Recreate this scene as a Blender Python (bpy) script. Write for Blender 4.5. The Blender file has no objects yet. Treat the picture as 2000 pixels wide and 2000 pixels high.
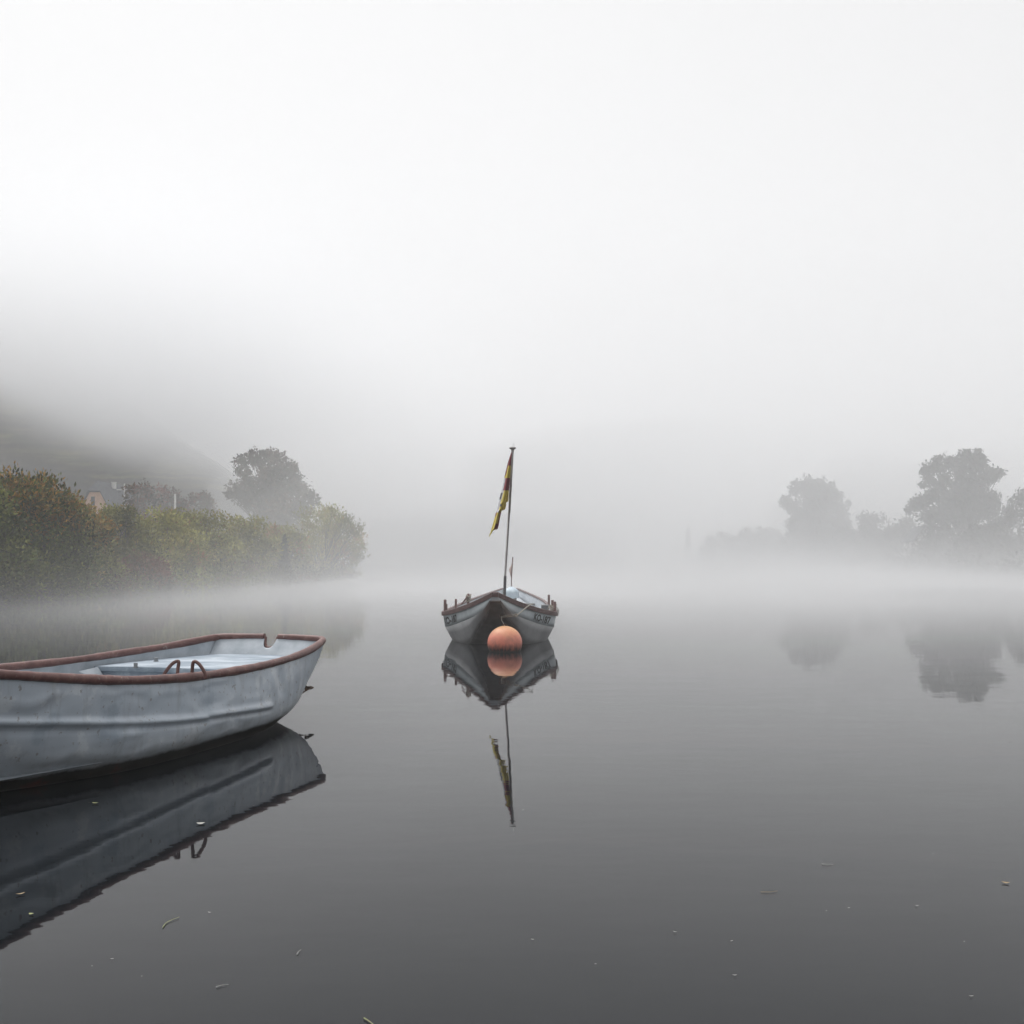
import bpy, math, random
import numpy as np
from mathutils import Vector, Matrix

R = math.radians
sc = bpy.context.scene
col = sc.collection
rng = np.random.default_rng(7)
random.seed(7)

# ------------------------------------------------------------------ camera
EYE, FPX, HY = 1.3, 2200.0, 1097.0          # eye height over the water, focal length and horizon row (2000 px frame)
cd = bpy.data.cameras.new('camera')
cam = bpy.data.objects.new('camera', cd); col.objects.link(cam)
cam.location = (0, 0, EYE); cam.rotation_euler = (R(90), 0, 0)
cd.sensor_width = 36; cd.lens = 36 * FPX / 2000; cd.shift_y = (HY - 1000) / 2000
cd.clip_start = 0.05; cd.clip_end = 5000
sc.camera = cam

# ------------------------------------------------------------------ sky, sun, exposure
SUN_EL, SUN_AZ = 62, -40                    # degrees; azimuth clockwise from straight ahead
w = bpy.data.worlds.new('World'); sc.world = w; w.use_nodes = True
nt = w.node_tree; nt.nodes.clear()
out = nt.nodes.new('ShaderNodeOutputWorld'); bg = nt.nodes.new('ShaderNodeBackground')
sky = nt.nodes.new('ShaderNodeTexSky'); sky.sky_type = 'NISHITA'; sky.sun_disc = False
sky.sun_elevation = R(SUN_EL); sky.sun_rotation = R(SUN_AZ)
sky.air_density = 1.0; sky.dust_density = 6.0; sky.ozone_density = 1.0
hs = nt.nodes.new('ShaderNodeHueSaturation'); hs.inputs['Saturation'].default_value = 0.10
# a closed veil of cloud: the sky's colour drained and its brightness evened out
gm = nt.nodes.new('ShaderNodeGamma'); gm.inputs[1].default_value = 0.22
ml = nt.nodes.new('ShaderNodeVectorMath'); ml.operation = 'SCALE'; ml.inputs['Scale'].default_value = 2.65
nt.links.new(sky.outputs[0], hs.inputs['Color']); nt.links.new(hs.outputs[0], gm.inputs[0])
nt.links.new(gm.outputs[0], ml.inputs[0]); nt.links.new(ml.outputs[0], bg.inputs['Color'])
bg.inputs['Strength'].default_value = 0.14
nt.links.new(bg.outputs[0], out.inputs['Surface'])

sd = bpy.data.lights.new('sun', 'SUN'); sd.energy = 2.6; sd.angle = R(40); sd.color = (1, 0.985, 0.97)
sun = bpy.data.objects.new('sun', sd); col.objects.link(sun)
_e, _a = R(SUN_EL), R(SUN_AZ)
sdir = Vector((math.cos(_e) * math.sin(_a), math.cos(_e) * math.cos(_a), math.sin(_e)))
sun.rotation_euler = sdir.to_track_quat('Z', 'Y').to_euler()
sun.location = (0, 0, 120)

vs = sc.view_settings
vs.view_transform = 'Standard'; vs.look = 'None'; vs.gamma = 1; vs.use_curve_mapping = False
vs.exposure = 0.62
cy = sc.cycles
cy.volume_bounces = 16; cy.max_bounces = 20; cy.diffuse_bounces = 3; cy.glossy_bounces = 3
cy.use_denoising = True

# ------------------------------------------------------------------ helpers
def at(px, py, d):
    """the point that a row and column of the photograph shows at distance d"""
    return Vector(((px - 1000) / FPX * d, d, EYE - (py - HY) / FPX * d))

def water_at(px, py):
    d = EYE * FPX / (py - HY)
    return Vector(((px - 1000) / FPX * d, d, 0.0))

def tag(o, label=None, cat=None, group=None, kind=None):
    for k, v in (('label', label), ('category', cat), ('group', group), ('kind', kind)):
        if v: o[k] = v
    return o

def thing(name, loc, label, cat, group=None):
    o = bpy.data.objects.new(name, None); col.objects.link(o)
    o.location = loc; o.empty_display_size = 0.2
    return tag(o, label, cat, group)

class MB:
    """collects shapes in world coordinates, builds them as one mesh object"""
    def __init__(s): s.v, s.f, s.mi = [], [], []
    def add(s, verts, faces, mi=0):
        b = len(s.v); s.v += [tuple(p) for p in verts]
        s.f += [tuple(i + b for i in f) for f in faces]; s.mi += [mi] * len(faces)
    def grid(s, P, mi=0, flip=False, close=False):
        n, m = len(P), len(P[0]); fs = []
        for i in range(n - 1):
            for j in range(m if close else m - 1):
                a, b, c, d = i * m + j, i * m + (j + 1) % m, (i + 1) * m + (j + 1) % m, (i + 1) * m + j
                fs.append((d, c, b, a) if flip else (a, b, c, d))
        s.add([p for r in P for p in r], fs, mi)
    def tube(s, pts, rad, n=10, mi=0, caps=True):
        pts = [Vector(p) for p in pts]
        rs = [rad] * len(pts) if not hasattr(rad, '__len__') else rad
        rows = []; prev = None
        for i, p in enumerate(pts):
            t = (pts[min(i + 1, len(pts) - 1)] - pts[max(i - 1, 0)])
            t = t.normalized() if t.length > 1e-9 else Vector((0, 0, 1))
            if prev is None:
                a = t.orthogonal().normalized()
            else:
                a = prev - t * prev.dot(t)
                a = a.normalized() if a.length > 1e-6 else t.orthogonal().normalized()
            prev = a; b = t.cross(a)
            rows.append([p + (a * math.cos(2 * math.pi * k / n) + b * math.sin(2 * math.pi * k / n)) * rs[i] for k in range(n)])
        s.grid(rows, mi, close=True)
        if caps:
            s.add(rows[0], [tuple(range(n))], mi); s.add(rows[-1], [tuple(reversed(range(n)))], mi)
    def box(s, c, size, rot=None, mi=0, bev=0.0):
        c = Vector(c); x, y, z = [k / 2 for k in size]
        M = rot if rot is not None else Matrix.Identity(3)
        if bev <= 0:
            vs_ = [c + M @ Vector((sx * x, sy * y, sz * z)) for sx in (-1, 1) for sy in (-1, 1) for sz in (-1, 1)]
            s.add(vs_, [(0, 1, 3, 2), (4, 6, 7, 5), (0, 4, 5, 1), (2, 3, 7, 6), (0, 2, 6, 4), (1, 5, 7, 3)], mi)
            return
        import bmesh
        bm = bmesh.new(); bmesh.ops.create_cube(bm, size=1)
        bmesh.ops.scale(bm, vec=Vector(size), verts=bm.verts)
        bmesh.ops.bevel(bm, geom=bm.edges[:], offset=bev, segments=2, affect='EDGES', profile=0.6)
        bm.verts.index_update()
        s.add([c + M @ v.co for v in bm.verts], [[v.index for v in f.verts] for f in bm.faces], mi); bm.free()
    def lathe(s, c, prof, n=24, axis=None, mi=0):
        c = Vector(c); M = axis if axis is not None else Matrix.Identity(3)
        rows = [[c + M @ Vector((r * math.cos(2 * math.pi * k / n), r * math.sin(2 * math.pi * k / n), z)) for k in range(n)] for r, z in prof]
        s.grid(rows, mi, close=True)
    def build(s, name, mats, parent=None, smooth=True, loc=None, angle=None):
        mats = mats if isinstance(mats, (list, tuple)) else [mats]
        o_ = Vector((0, 0, 0))
        if parent is not None:
            p = parent
            while p is not None: o_ += Vector(p.location); p = p.parent
        elif loc is not None:
            o_ = Vector(loc)
        me = bpy.data.meshes.new(name)
        me.from_pydata([(v[0] - o_.x, v[1] - o_.y, v[2] - o_.z) for v in s.v], [], s.f)
        for m in mats: me.materials.append(m)
        me.polygons.foreach_set('material_index', s.mi)
        me.polygons.foreach_set('use_smooth', [smooth] * len(me.polygons))
        if angle is not None: me.set_sharp_from_angle(angle=R(angle))
        me.update()
        o = bpy.data.objects.new(name, me); col.objects.link(o)
        if parent is not None: o.parent = parent
        elif loc is not None: o.location = loc
        return o

def crom(pts, n):
    """points along a Catmull-Rom curve through pts (arrays), n samples, pts at even parameter"""
    P = np.array([list(p) for p in pts], float); m = len(P)
    t = np.linspace(0, m - 1, n); i = np.clip(t.astype(int), 0, m - 2); f = (t - i)[:, None]
    p0 = P[np.clip(i - 1, 0, m - 1)]; p1 = P[i]; p2 = P[i + 1]; p3 = P[np.clip(i + 2, 0, m - 1)]
    p0 = np.where((i == 0)[:, None], 2 * p1 - p2, p0); p3 = np.where((i == m - 2)[:, None], 2 * p2 - p1, p3)
    return 0.5 * (2 * p1 + (p2 - p0) * f + (2 * p0 - 5 * p1 + 4 * p2 - p3) * f**2 + (3 * p1 - p0 - 3 * p2 + p3) * f**3)

# ------------------------------------------------------------------ materials
def mat(name):
    m = bpy.data.materials.new(name); m.use_nodes = True
    n = m.node_tree.nodes; return m, m.node_tree, n['Principled BSDF']

def noise(nt, scale, detail=4, rough=0.6, coord='Object', vec_scale=None):
    tc = nt.nodes.new('ShaderNodeTexCoord'); nz = nt.nodes.new('ShaderNodeTexNoise')
    nz.inputs['Scale'].default_value = scale; nz.inputs['Detail'].default_value = detail; nz.inputs['Roughness'].default_value = rough
    if vec_scale:
        mp = nt.nodes.new('ShaderNodeMapping'); mp.inputs['Scale'].default_value = vec_scale
        nt.links.new(tc.outputs[coord], mp.inputs[0]); nt.links.new(mp.outputs[0], nz.inputs[0])
    else:
        nt.links.new(tc.outputs[coord], nz.inputs[0])
    return nz

def ramp(nt, src, stops):
    r = nt.nodes.new('ShaderNodeValToRGB')
    while len(r.color_ramp.elements) < len(stops): r.color_ramp.elements.new(0.5)
    for e, (p, c) in zip(r.color_ramp.elements, stops):
        e.position = p; e.color = (*c, 1) if len(c) == 3 else c
    nt.links.new(src, r.inputs[0]); return r

def mixc(nt, fac, a, b):
    m = nt.nodes.new('ShaderNodeMix'); m.data_type = 'RGBA'
    for key, v in ((0, fac), (6, a), (7, b)):
        if hasattr(v, 'is_linked') or isinstance(v, bpy.types.NodeSocket): nt.links.new(v, m.inputs[key])
        else: m.inputs[key].default_value = v if key == 0 else (*v, 1)
    return m.outputs[2]

def math_(nt, op, a, b=None, clamp=False):
    m = nt.nodes.new('ShaderNodeMath'); m.operation = op; m.use_clamp = clamp
    for k, v in ((0, a), (1, b)):
        if v is None: continue
        if isinstance(v, bpy.types.NodeSocket): nt.links.new(v, m.inputs[k])
        else: m.inputs[k].default_value = v
    return m.outputs[0]

def bump(nt, bsdf, src, strength, dist=0.01):
    b = nt.nodes.new('ShaderNodeBump'); b.inputs['Strength'].default_value = strength; b.inputs['Distance'].default_value = dist
    nt.links.new(src, b.inputs['Height']); nt.links.new(b.outputs[0], bsdf.inputs['Normal'])

def simple(name, c1, c2, scale=8, rough=0.6, metal=0.0, bmp=0.0, detail=5, dist=0.004, coord='Object', lo=0.35, hi=0.65):
    m, nt, b = mat(name)
    nz = noise(nt, scale, detail, coord=coord)
    r = ramp(nt, nz.outputs['Fac'], [(lo, c1), (hi, c2)])
    nt.links.new(r.outputs[0], b.inputs['Base Color'])
    b.inputs['Roughness'].default_value = rough; b.inputs['Metallic'].default_value = metal
    if bmp: bump(nt, b, nz.outputs['Fac'], bmp, dist)
    return m

def obj_z(nt):
    tc = nt.nodes.new('ShaderNodeTexCoord'); sp = nt.nodes.new('ShaderNodeSeparateXYZ')
    nt.links.new(tc.outputs['Object'], sp.inputs[0]); return sp.outputs[2]

# water: dark river with a faint ripple
WATER, nt, b = mat('river_water')
b.inputs['Base Color'].default_value = (0.008, 0.0095, 0.0115, 1); b.inputs['Roughness'].default_value = 0.02
b.inputs['IOR'].default_value = 1.20
n1 = noise(nt, 1.6, 3, 0.5, vec_scale=(0.7, 1.3, 1)); n2 = noise(nt, 9.0, 2, 0.5, vec_scale=(0.6, 1.4, 1))
sm = math_(nt, 'ADD', n1.outputs['Fac'], math_(nt, 'MULTIPLY', n2.outputs['Fac'], 0.09))
bump(nt, b, sm, 0.014, 0.12)

# grey dented boat paint with a dark band at the waterline
HULL, nt, b = mat('grey_boat_paint')
nz = noise(nt, 3.2, 6, 0.62); nb = noise(nt, 22, 4, 0.7); nst = noise(nt, 5.5, 5, 0.7, vec_scale=(1, 1, 0.35))
c = ramp(nt, nz.outputs['Fac'], [(0.36, (0.36, 0.42, 0.49)), (0.44, (0.45, 0.51, 0.575)), (0.56, (0.47, 0.525, 0.59)), (0.60, (0.56, 0.61, 0.66))]).outputs[0]
stk = noise(nt, 7.0, 5, 0.7, vec_scale=(1, 1, 0.10))
c = mixc(nt, math_(nt, 'MULTIPLY', ramp(nt, stk.outputs['Fac'], [(0.52, (0, 0, 0)), (0.72, (1, 1, 1))]).outputs[0], 0.40), c, (0.17, 0.175, 0.18))
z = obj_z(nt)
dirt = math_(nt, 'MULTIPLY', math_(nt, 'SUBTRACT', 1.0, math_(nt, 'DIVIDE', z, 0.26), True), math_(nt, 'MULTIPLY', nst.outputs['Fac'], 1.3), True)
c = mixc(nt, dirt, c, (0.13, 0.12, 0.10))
fleck = ramp(nt, nb.outputs['Fac'], [(0.62, (0, 0, 0)), (0.66, (1, 1, 1))])
c = mixc(nt, math_(nt, 'MULTIPLY', fleck.outputs[0], 0.6), c, (0.17, 0.13, 0.11))
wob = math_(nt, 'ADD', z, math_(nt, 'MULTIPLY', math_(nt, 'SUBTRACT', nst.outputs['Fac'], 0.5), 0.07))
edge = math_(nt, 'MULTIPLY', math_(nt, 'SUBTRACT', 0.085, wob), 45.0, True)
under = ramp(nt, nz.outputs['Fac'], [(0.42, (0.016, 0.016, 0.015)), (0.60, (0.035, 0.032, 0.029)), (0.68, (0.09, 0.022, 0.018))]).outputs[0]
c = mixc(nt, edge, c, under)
nt.links.new(c, b.inputs['Base Color']); b.inputs['Roughness'].default_value = 0.38
bump(nt, b, nb.outputs['Fac'], 0.12, 0.002)

INNER = simple('pale_inner_paint', (0.30, 0.34, 0.38), (0.44, 0.48, 0.52), 6, 0.5, bmp=0.1)
RIM, nt, b = mat('oxide_red_paint')
nz = noise(nt, 9, 6, 0.68); nc = noise(nt, 34, 4, 0.7); nw = noise(nt, 3.5, 4)
c = ramp(nt, nz.outputs['Fac'], [(0.34, (0.085, 0.034, 0.030)), (0.52, (0.135, 0.060, 0.052)), (0.68, (0.20, 0.105, 0.092))]).outputs[0]
chip = math_(nt, 'MULTIPLY', ramp(nt, nc.outputs['Fac'], [(0.60, (0, 0, 0)), (0.64, (1, 1, 1))]).outputs[0], ramp(nt, nw.outputs['Fac'], [(0.42, (0, 0, 0)), (0.6, (1, 1, 1))]).outputs[0])
c = mixc(nt, math_(nt, 'MULTIPLY', chip, 0.7), c, (0.30, 0.25, 0.235))
nt.links.new(c, b.inputs['Base Color']); b.inputs['Roughness'].default_value = 0.5
bump(nt, b, nz.outputs['Fac'], 0.25, 0.004)
# bare deck plate with a raised tread pattern and polished wear
DECK, nt, b = mat('aluminium_tread_plate')
nz = noise(nt, 3.4, 6, 0.66, vec_scale=(0.6, 1.5, 1)); nb = noise(nt, 40, 3)
tc = nt.nodes.new('ShaderNodeTexCoord'); vo = nt.nodes.new('ShaderNodeTexVoronoi'); vo.inputs['Scale'].default_value = 16
vo.inputs['Randomness'].default_value = 0.15
mp = nt.nodes.new('ShaderNodeMapping'); mp.inputs['Rotation'].default_value = (0, 0, R(17)); mp.inputs['Scale'].default_value = (1, 0.55, 1)
nt.links.new(tc.outputs['Object'], mp.inputs[0]); nt.links.new(mp.outputs[0], vo.inputs['Vector'])
stud = ramp(nt, vo.outputs['Distance'], [(0.16, (1, 1, 1)), (0.30, (0, 0, 0))])
c = ramp(nt, nz.outputs['Fac'], [(0.36, (0.19, 0.235, 0.285)), (0.5, (0.27, 0.32, 0.375)), (0.60, (0.42, 0.475, 0.53))]).outputs[0]
nt.links.new(c, b.inputs['Base Color'])
rr = ramp(nt, nz.outputs['Fac'], [(0.3, (0.68,) * 3), (0.7, (0.46,) * 3)])
nt.links.new(rr.outputs[0], b.inputs['Roughness']); b.inputs['Metallic'].default_value = 0.0; b.inputs['Specular IOR Level'].default_value = 0.28
bump(nt, b, stud.outputs[0], 0.35, 0.004)
STEEL = simple('dull_galvanised_steel', (0.22, 0.23, 0.24), (0.34, 0.35, 0.36), 20, 0.5, 0.5)
RUST = simple('rusty_iron', (0.05, 0.035, 0.028), (0.12, 0.075, 0.05), 30, 0.8)
# long boat
H2_UP = simple('pale_blue_grey_planks', (0.47, 0.52, 0.55), (0.58, 0.63, 0.66), 5, 0.5, bmp=0.1)
H2_LOW = simple('darker_grey_paint', (0.26, 0.265, 0.275), (0.34, 0.345, 0.355), 4, 0.6, bmp=0.1)
H2_BOT = simple('dark_bottom_paint', (0.10, 0.097, 0.094), (0.165, 0.16, 0.155), 5, 0.65, bmp=0.15)
H2_IN = simple('pale_blue_inner_paint', (0.40, 0.44, 0.49), (0.50, 0.54, 0.58), 5, 0.55)
GUN = simple('faded_maroon_wood', (0.085, 0.048, 0.046), (0.14, 0.085, 0.08), 14, 0.6, bmp=0.15)
PINWOOD = simple('red_brown_painted_wood', (0.13, 0.075, 0.070), (0.20, 0.12, 0.11), 18, 0.65)
DARKGREY = simple('dark_grey_paint', (0.09, 0.095, 0.10), (0.14, 0.145, 0.15), 8, 0.6)
LETTER = simple('black_sign_paint', (0.02, 0.022, 0.024), (0.045, 0.047, 0.05), 40, 0.6)
ROPE = simple('pale_rope_fibre', (0.26, 0.235, 0.20), (0.42, 0.39, 0.345), 60, 0.9, bmp=0.4)
POLE = simple('grey_aluminium_pole', (0.30, 0.28, 0.275), (0.40, 0.375, 0.365), 14, 0.5, 0.2)
POLE_D = simple('black_pole_sleeve', (0.035, 0.033, 0.035), (0.06, 0.055, 0.058), 14, 0.6)
COVER = simple('pale_blue_tarpaulin', (0.40, 0.50, 0.58), (0.55, 0.64, 0.70), 7, 0.6, bmp=0.2)
F_YEL = simple('flag_yellow', (0.58, 0.47, 0.08), (0.70, 0.58, 0.13), 10, 0.85)  # yellow brightened to carry the light shining through the backlit cloth
F_RED = simple('flag_red', (0.22, 0.045, 0.055), (0.29, 0.065, 0.075), 10, 0.85)
F_WHI = simple('flag_white', (0.60, 0.60, 0.63), (0.72, 0.72, 0.75), 10, 0.85)
F_BLK = simple('flag_black', (0.03, 0.03, 0.04), (0.06, 0.06, 0.075), 10, 0.85)
F_PINK = simple('pennant_faded_pink', (0.50, 0.36, 0.32), (0.60, 0.47, 0.43), 10, 0.85)
# buoy
BUOY, nt, b = mat('faded_orange_plastic')
nz = noise(nt, 5, 6, 0.65); nh = noise(nt, 3.0, 3); nv = noise(nt, 30, 4, 0.7, vec_scale=(1, 1, 0.25))
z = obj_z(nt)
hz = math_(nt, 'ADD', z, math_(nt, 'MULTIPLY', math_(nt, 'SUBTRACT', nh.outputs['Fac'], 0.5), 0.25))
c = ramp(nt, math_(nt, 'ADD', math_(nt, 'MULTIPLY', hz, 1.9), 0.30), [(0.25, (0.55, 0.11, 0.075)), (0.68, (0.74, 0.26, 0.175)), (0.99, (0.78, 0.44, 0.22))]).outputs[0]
grime = ramp(nt, nz.outputs['Fac'], [(0.48, (0, 0, 0)), (0.72, (1, 1, 1))])
c = mixc(nt, math_(nt, 'MULTIPLY', grime.outputs[0], 0.5), c, (0.22, 0.10, 0.075))
lowz = math_(nt, 'ADD', z, math_(nt, 'MULTIPLY', math_(nt, 'SUBTRACT', nv.outputs['Fac'], 0.5), 0.22))
alg = math_(nt, 'MULTIPLY', math_(nt, 'SUBTRACT', 0.125, lowz), 10.0, True)
c = mixc(nt, alg, c, (0.035, 0.028, 0.024))
nt.links.new(c, b.inputs['Base Color']); b.inputs['Roughness'].default_value = 0.5

# leaves: every leaf carries its own colour
LEAF, nt, b = mat('leaf')
a_ = nt.nodes.new('ShaderNodeAttribute'); a_.attribute_name = 'leaf_colour'
nt.links.new(a_.outputs['Color'], b.inputs['Base Color']); b.inputs['Roughness'].default_value = 0.7
b.inputs['Specular IOR Level'].default_value = 0.2
BARK = simple('bark', (0.045, 0.038, 0.032), (0.09, 0.078, 0.066), 12, 0.9, bmp=0.3)
SOIL, nt, b = mat('bank_soil')
nz = noise(nt, 0.5, 7, 0.65)
nt.links.new(ramp(nt, nz.outputs['Fac'], [(0.35, (0.018, 0.016, 0.013)), (0.6, (0.030, 0.030, 0.018)), (0.75, (0.045, 0.038, 0.024))]).outputs[0], b.inputs['Base Color'])
b.inputs['Roughness'].default_value = 0.95
# terraced vineyard slope
HILLM, nt, b = mat('vineyard_slope')
nz = noise(nt, 0.09, 7, 0.66); n2 = noise(nt, 0.6, 5, 0.7)
z = obj_z(nt)
rows = nt.nodes.new('ShaderNodeTexNoise'); rows.noise_dimensions = '1D'; rows.inputs['Scale'].default_value = 1.1; rows.inputs['Detail'].default_value = 2
nt.links.new(math_(nt, 'ADD', z, math_(nt, 'MULTIPLY', nz.outputs['Fac'], 4.0)), rows.inputs['W'])
c = ramp(nt, nz.outputs['Fac'], [(0.40, (0.014, 0.019, 0.015)), (0.52, (0.045, 0.042, 0.032)), (0.62, (0.10, 0.095, 0.045))]).outputs[0]
c = mixc(nt, ramp(nt, rows.outputs['Fac'], [(0.42, (0, 0, 0)), (0.56, (1, 1, 1))]).outputs[0], (0.022, 0.022, 0.022), c)
c = mixc(nt, math_(nt, 'MULTIPLY', ramp(nt, n2.outputs['Fac'], [(0.5, (0, 0, 0)), (0.7, (1, 1, 1))]).outputs[0], 0.5), c, (0.10, 0.095, 0.08))
nt.links.new(c, b.inputs['Base Color']); b.inputs['Roughness'].default_value = 0.95
PLASTER = simple('peach_plaster', (0.50, 0.31, 0.21), (0.60, 0.39, 0.28), 2, 0.9)
SLATE = simple('blue_grey_slate', (0.06, 0.065, 0.078), (0.10, 0.105, 0.12), 3, 0.7)
WHITEW = simple('white_render', (0.55, 0.55, 0.53), (0.68, 0.68, 0.66), 2, 0.9)
BRICK = simple('dull_brick', (0.14, 0.06, 0.05), (0.20, 0.09, 0.075), 4, 0.9)
WINDOWM = simple('dark_window', (0.015, 0.017, 0.02), (0.03, 0.033, 0.038), 4, 0.15)

# ------------------------------------------------------------------ setting: water, banks, hill
m = MB()
m.grid([[(x, y, 0) for x in np.linspace(-330, 330, 34)] for y in np.linspace(-38, 560, 31)], flip=True)
tag(m.build('river_water', WATER, smooth=True), kind='structure')

def lerp(x, xs, ys): return float(np.interp(x, xs, ys))
def shore_l(y): return lerp(y, [0, 20, 33, 36, 45, 55, 66, 75, 79, 83, 90, 120, 200, 340], [-40, -22, -17.6, -16.4, -14.6, -13.0, -11.9, -11.3, -11.6, -14, -19, -26, -34, -40])
def shore_r(y): return lerp(y, [40, 75, 110, 150, 200, 250, 262, 280], [37, 36, 34.5, 33.5, 33, 33, 36, 60])

def hash_n(x, y, s):
    return math.sin(x * 1.7 * s + 1.3 * math.sin(y * 2.3 * s)) * 0.5 + math.sin(y * 3.1 * s + 2 * math.sin(x * 1.1 * s)) * 0.5

m = MB(); P = []
for y in np.concatenate([np.linspace(2, 100, 50), np.linspace(104, 345, 40)]):
    xs = shore_l(y); row = []
    for q in np.concatenate([np.linspace(-1.6, 3, 12), np.linspace(4, 12, 7), np.linspace(16, 230, 22)]):
        zz = 0.30 * (1 - math.exp(-max(q, 0) * 1.3)) * 1.6 + 0.03 * max(q, 0) if q > 0 else q * 0.25
        zz += 0.06 * hash_n(q + xs, y, 1.0) * (1 if q > 0 else 0.3)
        row.append((xs - q + 0.35 * hash_n(q, y, 0.5), y, min(zz, 2.6)))
    P.append(row)
m.grid(P); tag(m.build('river_bank', SOIL), kind='structure')

m = MB(); P = []
for y in np.linspace(60, 300, 60):
    row = []
    xs = shore_r(y)
    for q in np.concatenate([np.linspace(-1.5, 3, 9), np.linspace(5, 60, 12)]):
        zz = 0.7 * (1 - math.exp(-max(q, 0) * 0.8)) if q > 0 else q * 0.25
        row.append((xs + q + 0.5 * hash_n(q, y, 0.4), y, zz + 0.05 * hash_n(q, y, 1.1)))
    P.append(row)
m.grid(P, flip=True); tag(m.build('river_bank', SOIL), kind='structure')

def hill_top(X): return lerp(X, [12, 23, 31, 41, 52, 68, 110, 160], [0.0, 0.5, 9, 19, 30, 42, 52, 56])
m = MB(); P = []
for y in np.linspace(134, 300, 84):
    row = []
    for X in np.linspace(12, 235, 112):
        hgt = hill_top(X * 150 / max(y, 150) if y > 150 else X); rise = (y - 140) * 0.72
        k = 5.0
        zz = -k * math.log(math.exp(-rise / k) + math.exp(-hgt / k))
        zz += 0.5 * hash_n(X, y, 0.11) + 0.28 * hash_n(X, y, 0.37)
        step = 2.4; f = (zz / step) % 1.0
        zz = zz + (math.floor(zz / step) + min(1, f * 1.0 + 0.35 * math.sin(2 * math.pi * f) * 0.6) ) * 0 + 0.22 * math.sin(2 * math.pi * zz / step)
        row.append((-X, y, zz))
    P.append(row)
m.grid(P); tag(m.build('hill', HILLM), kind='structure')

# ------------------------------------------------------------------ air: haze all round, mist on the water, fog on the slope
def air(name, lo, hi, density, colr=(0.985, 0.99, 1.0), aniso=0.2):
    mt, nt, b = mat(name + '_air')
    nt.nodes.remove(b)
    pv = nt.nodes.new('ShaderNodeVolumePrincipled')
    pv.inputs['Color'].default_value = (*colr, 1); pv.inputs['Density'].default_value = density; pv.inputs['Anisotropy'].default_value = aniso
    nt.links.new(pv.outputs[0], nt.nodes['Material Output'].inputs['Volume'])
    mb = MB(); lo, hi = Vector(lo), Vector(hi); mb.box((lo + hi) / 2, hi - lo)
    return tag(mb.build(name, mt, smooth=False), kind='stuff')
def cloud(name, c, r, density):
    """a soft bank of fog: an ellipsoid, so that its rim thins out"""
    o = air(name, (0, 0, 0), (1, 1, 1), density); mt = o.data.materials[0]; bpy.data.objects.remove(o)
    m = MB(); n = 72
    rows = [[(c[0] + r[0] * math.sin(t) * math.cos(2 * math.pi * k / n), c[1] + r[1] * math.sin(t) * math.sin(2 * math.pi * k / n), c[2] - r[2] * math.cos(t)) for k in range(n)] for t in np.linspace(0.004, math.pi - 0.004, 40)]
    m.grid(rows, close=True); m.add(rows[0], [tuple(reversed(range(n)))]); m.add(rows[-1], [tuple(range(n))])
    return tag(m.build(name, mt, smooth=False), kind='stuff')
air('haze', (-430, -45, -1.7), (430, 660, 205), 0.0019)
for k_, f_ in enumerate((0.72, 0.86, 1.0, 1.16)):             # over the river and the far ends of both banks, thinning outward
    cloud('fog_bank', (20 + 2 * k_, 178 + 3 * k_, 0), (60 * f_, 124 * f_, 30 * f_), 0.0027)
for k_, f_ in enumerate((0.8, 1.0, 1.25)):                    # wrapped round the trees at the end of the bank
    cloud('fog_bank', (-9, 86 + k_, 0), (16 * f_, 25 * f_, 12 * f_), 0.0052)
for k_, f_ in enumerate((0.8, 1.0, 1.25)):                    # and round the trees of the far shore
    cloud('fog_bank', (46, 112 + k_, 0), (21 * f_, 44 * f_, 15 * f_), 0.0034)
def drift(name, lo, hi, build, rate):
    """a patch of air whose density drifts with height and place"""
    o = air(name, lo, hi, 0.0); mt = o.data.materials[0]; nt = mt.node_tree
    pv = [n for n in nt.nodes if n.type == 'PRINCIPLED_VOLUME'][0]
    ge = nt.nodes.new('ShaderNodeNewGeometry'); sp = nt.nodes.new('ShaderNodeSeparateXYZ'); nt.links.new(ge.outputs['Position'], sp.inputs[0])
    nt.links.new(build(nt, sp.outputs[0], sp.outputs[1], sp.outputs[2], ge.outputs['Position']), pv.inputs['Density'])
    mt.cycles.volume_step_rate = rate; return o
def rng_(nt, v, a, b):
    r = nt.nodes.new('ShaderNodeMapRange'); r.interpolation_type = 'SMOOTHSTEP'
    r.inputs[1].default_value = a; r.inputs[2].default_value = b; nt.links.new(v, r.inputs[0]); return r.outputs[0]
def pnoise(nt, pos, scale, vs_):
    mp = nt.nodes.new('ShaderNodeMapping'); mp.inputs['Scale'].default_value = vs_; nt.links.new(pos, mp.inputs[0])
    nz = nt.nodes.new('ShaderNodeTexNoise'); nz.inputs['Scale'].default_value = scale; nz.inputs['Detail'].default_value = 2; nt.links.new(mp.outputs[0], nz.inputs[0]); return nz.outputs['Fac']
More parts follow.
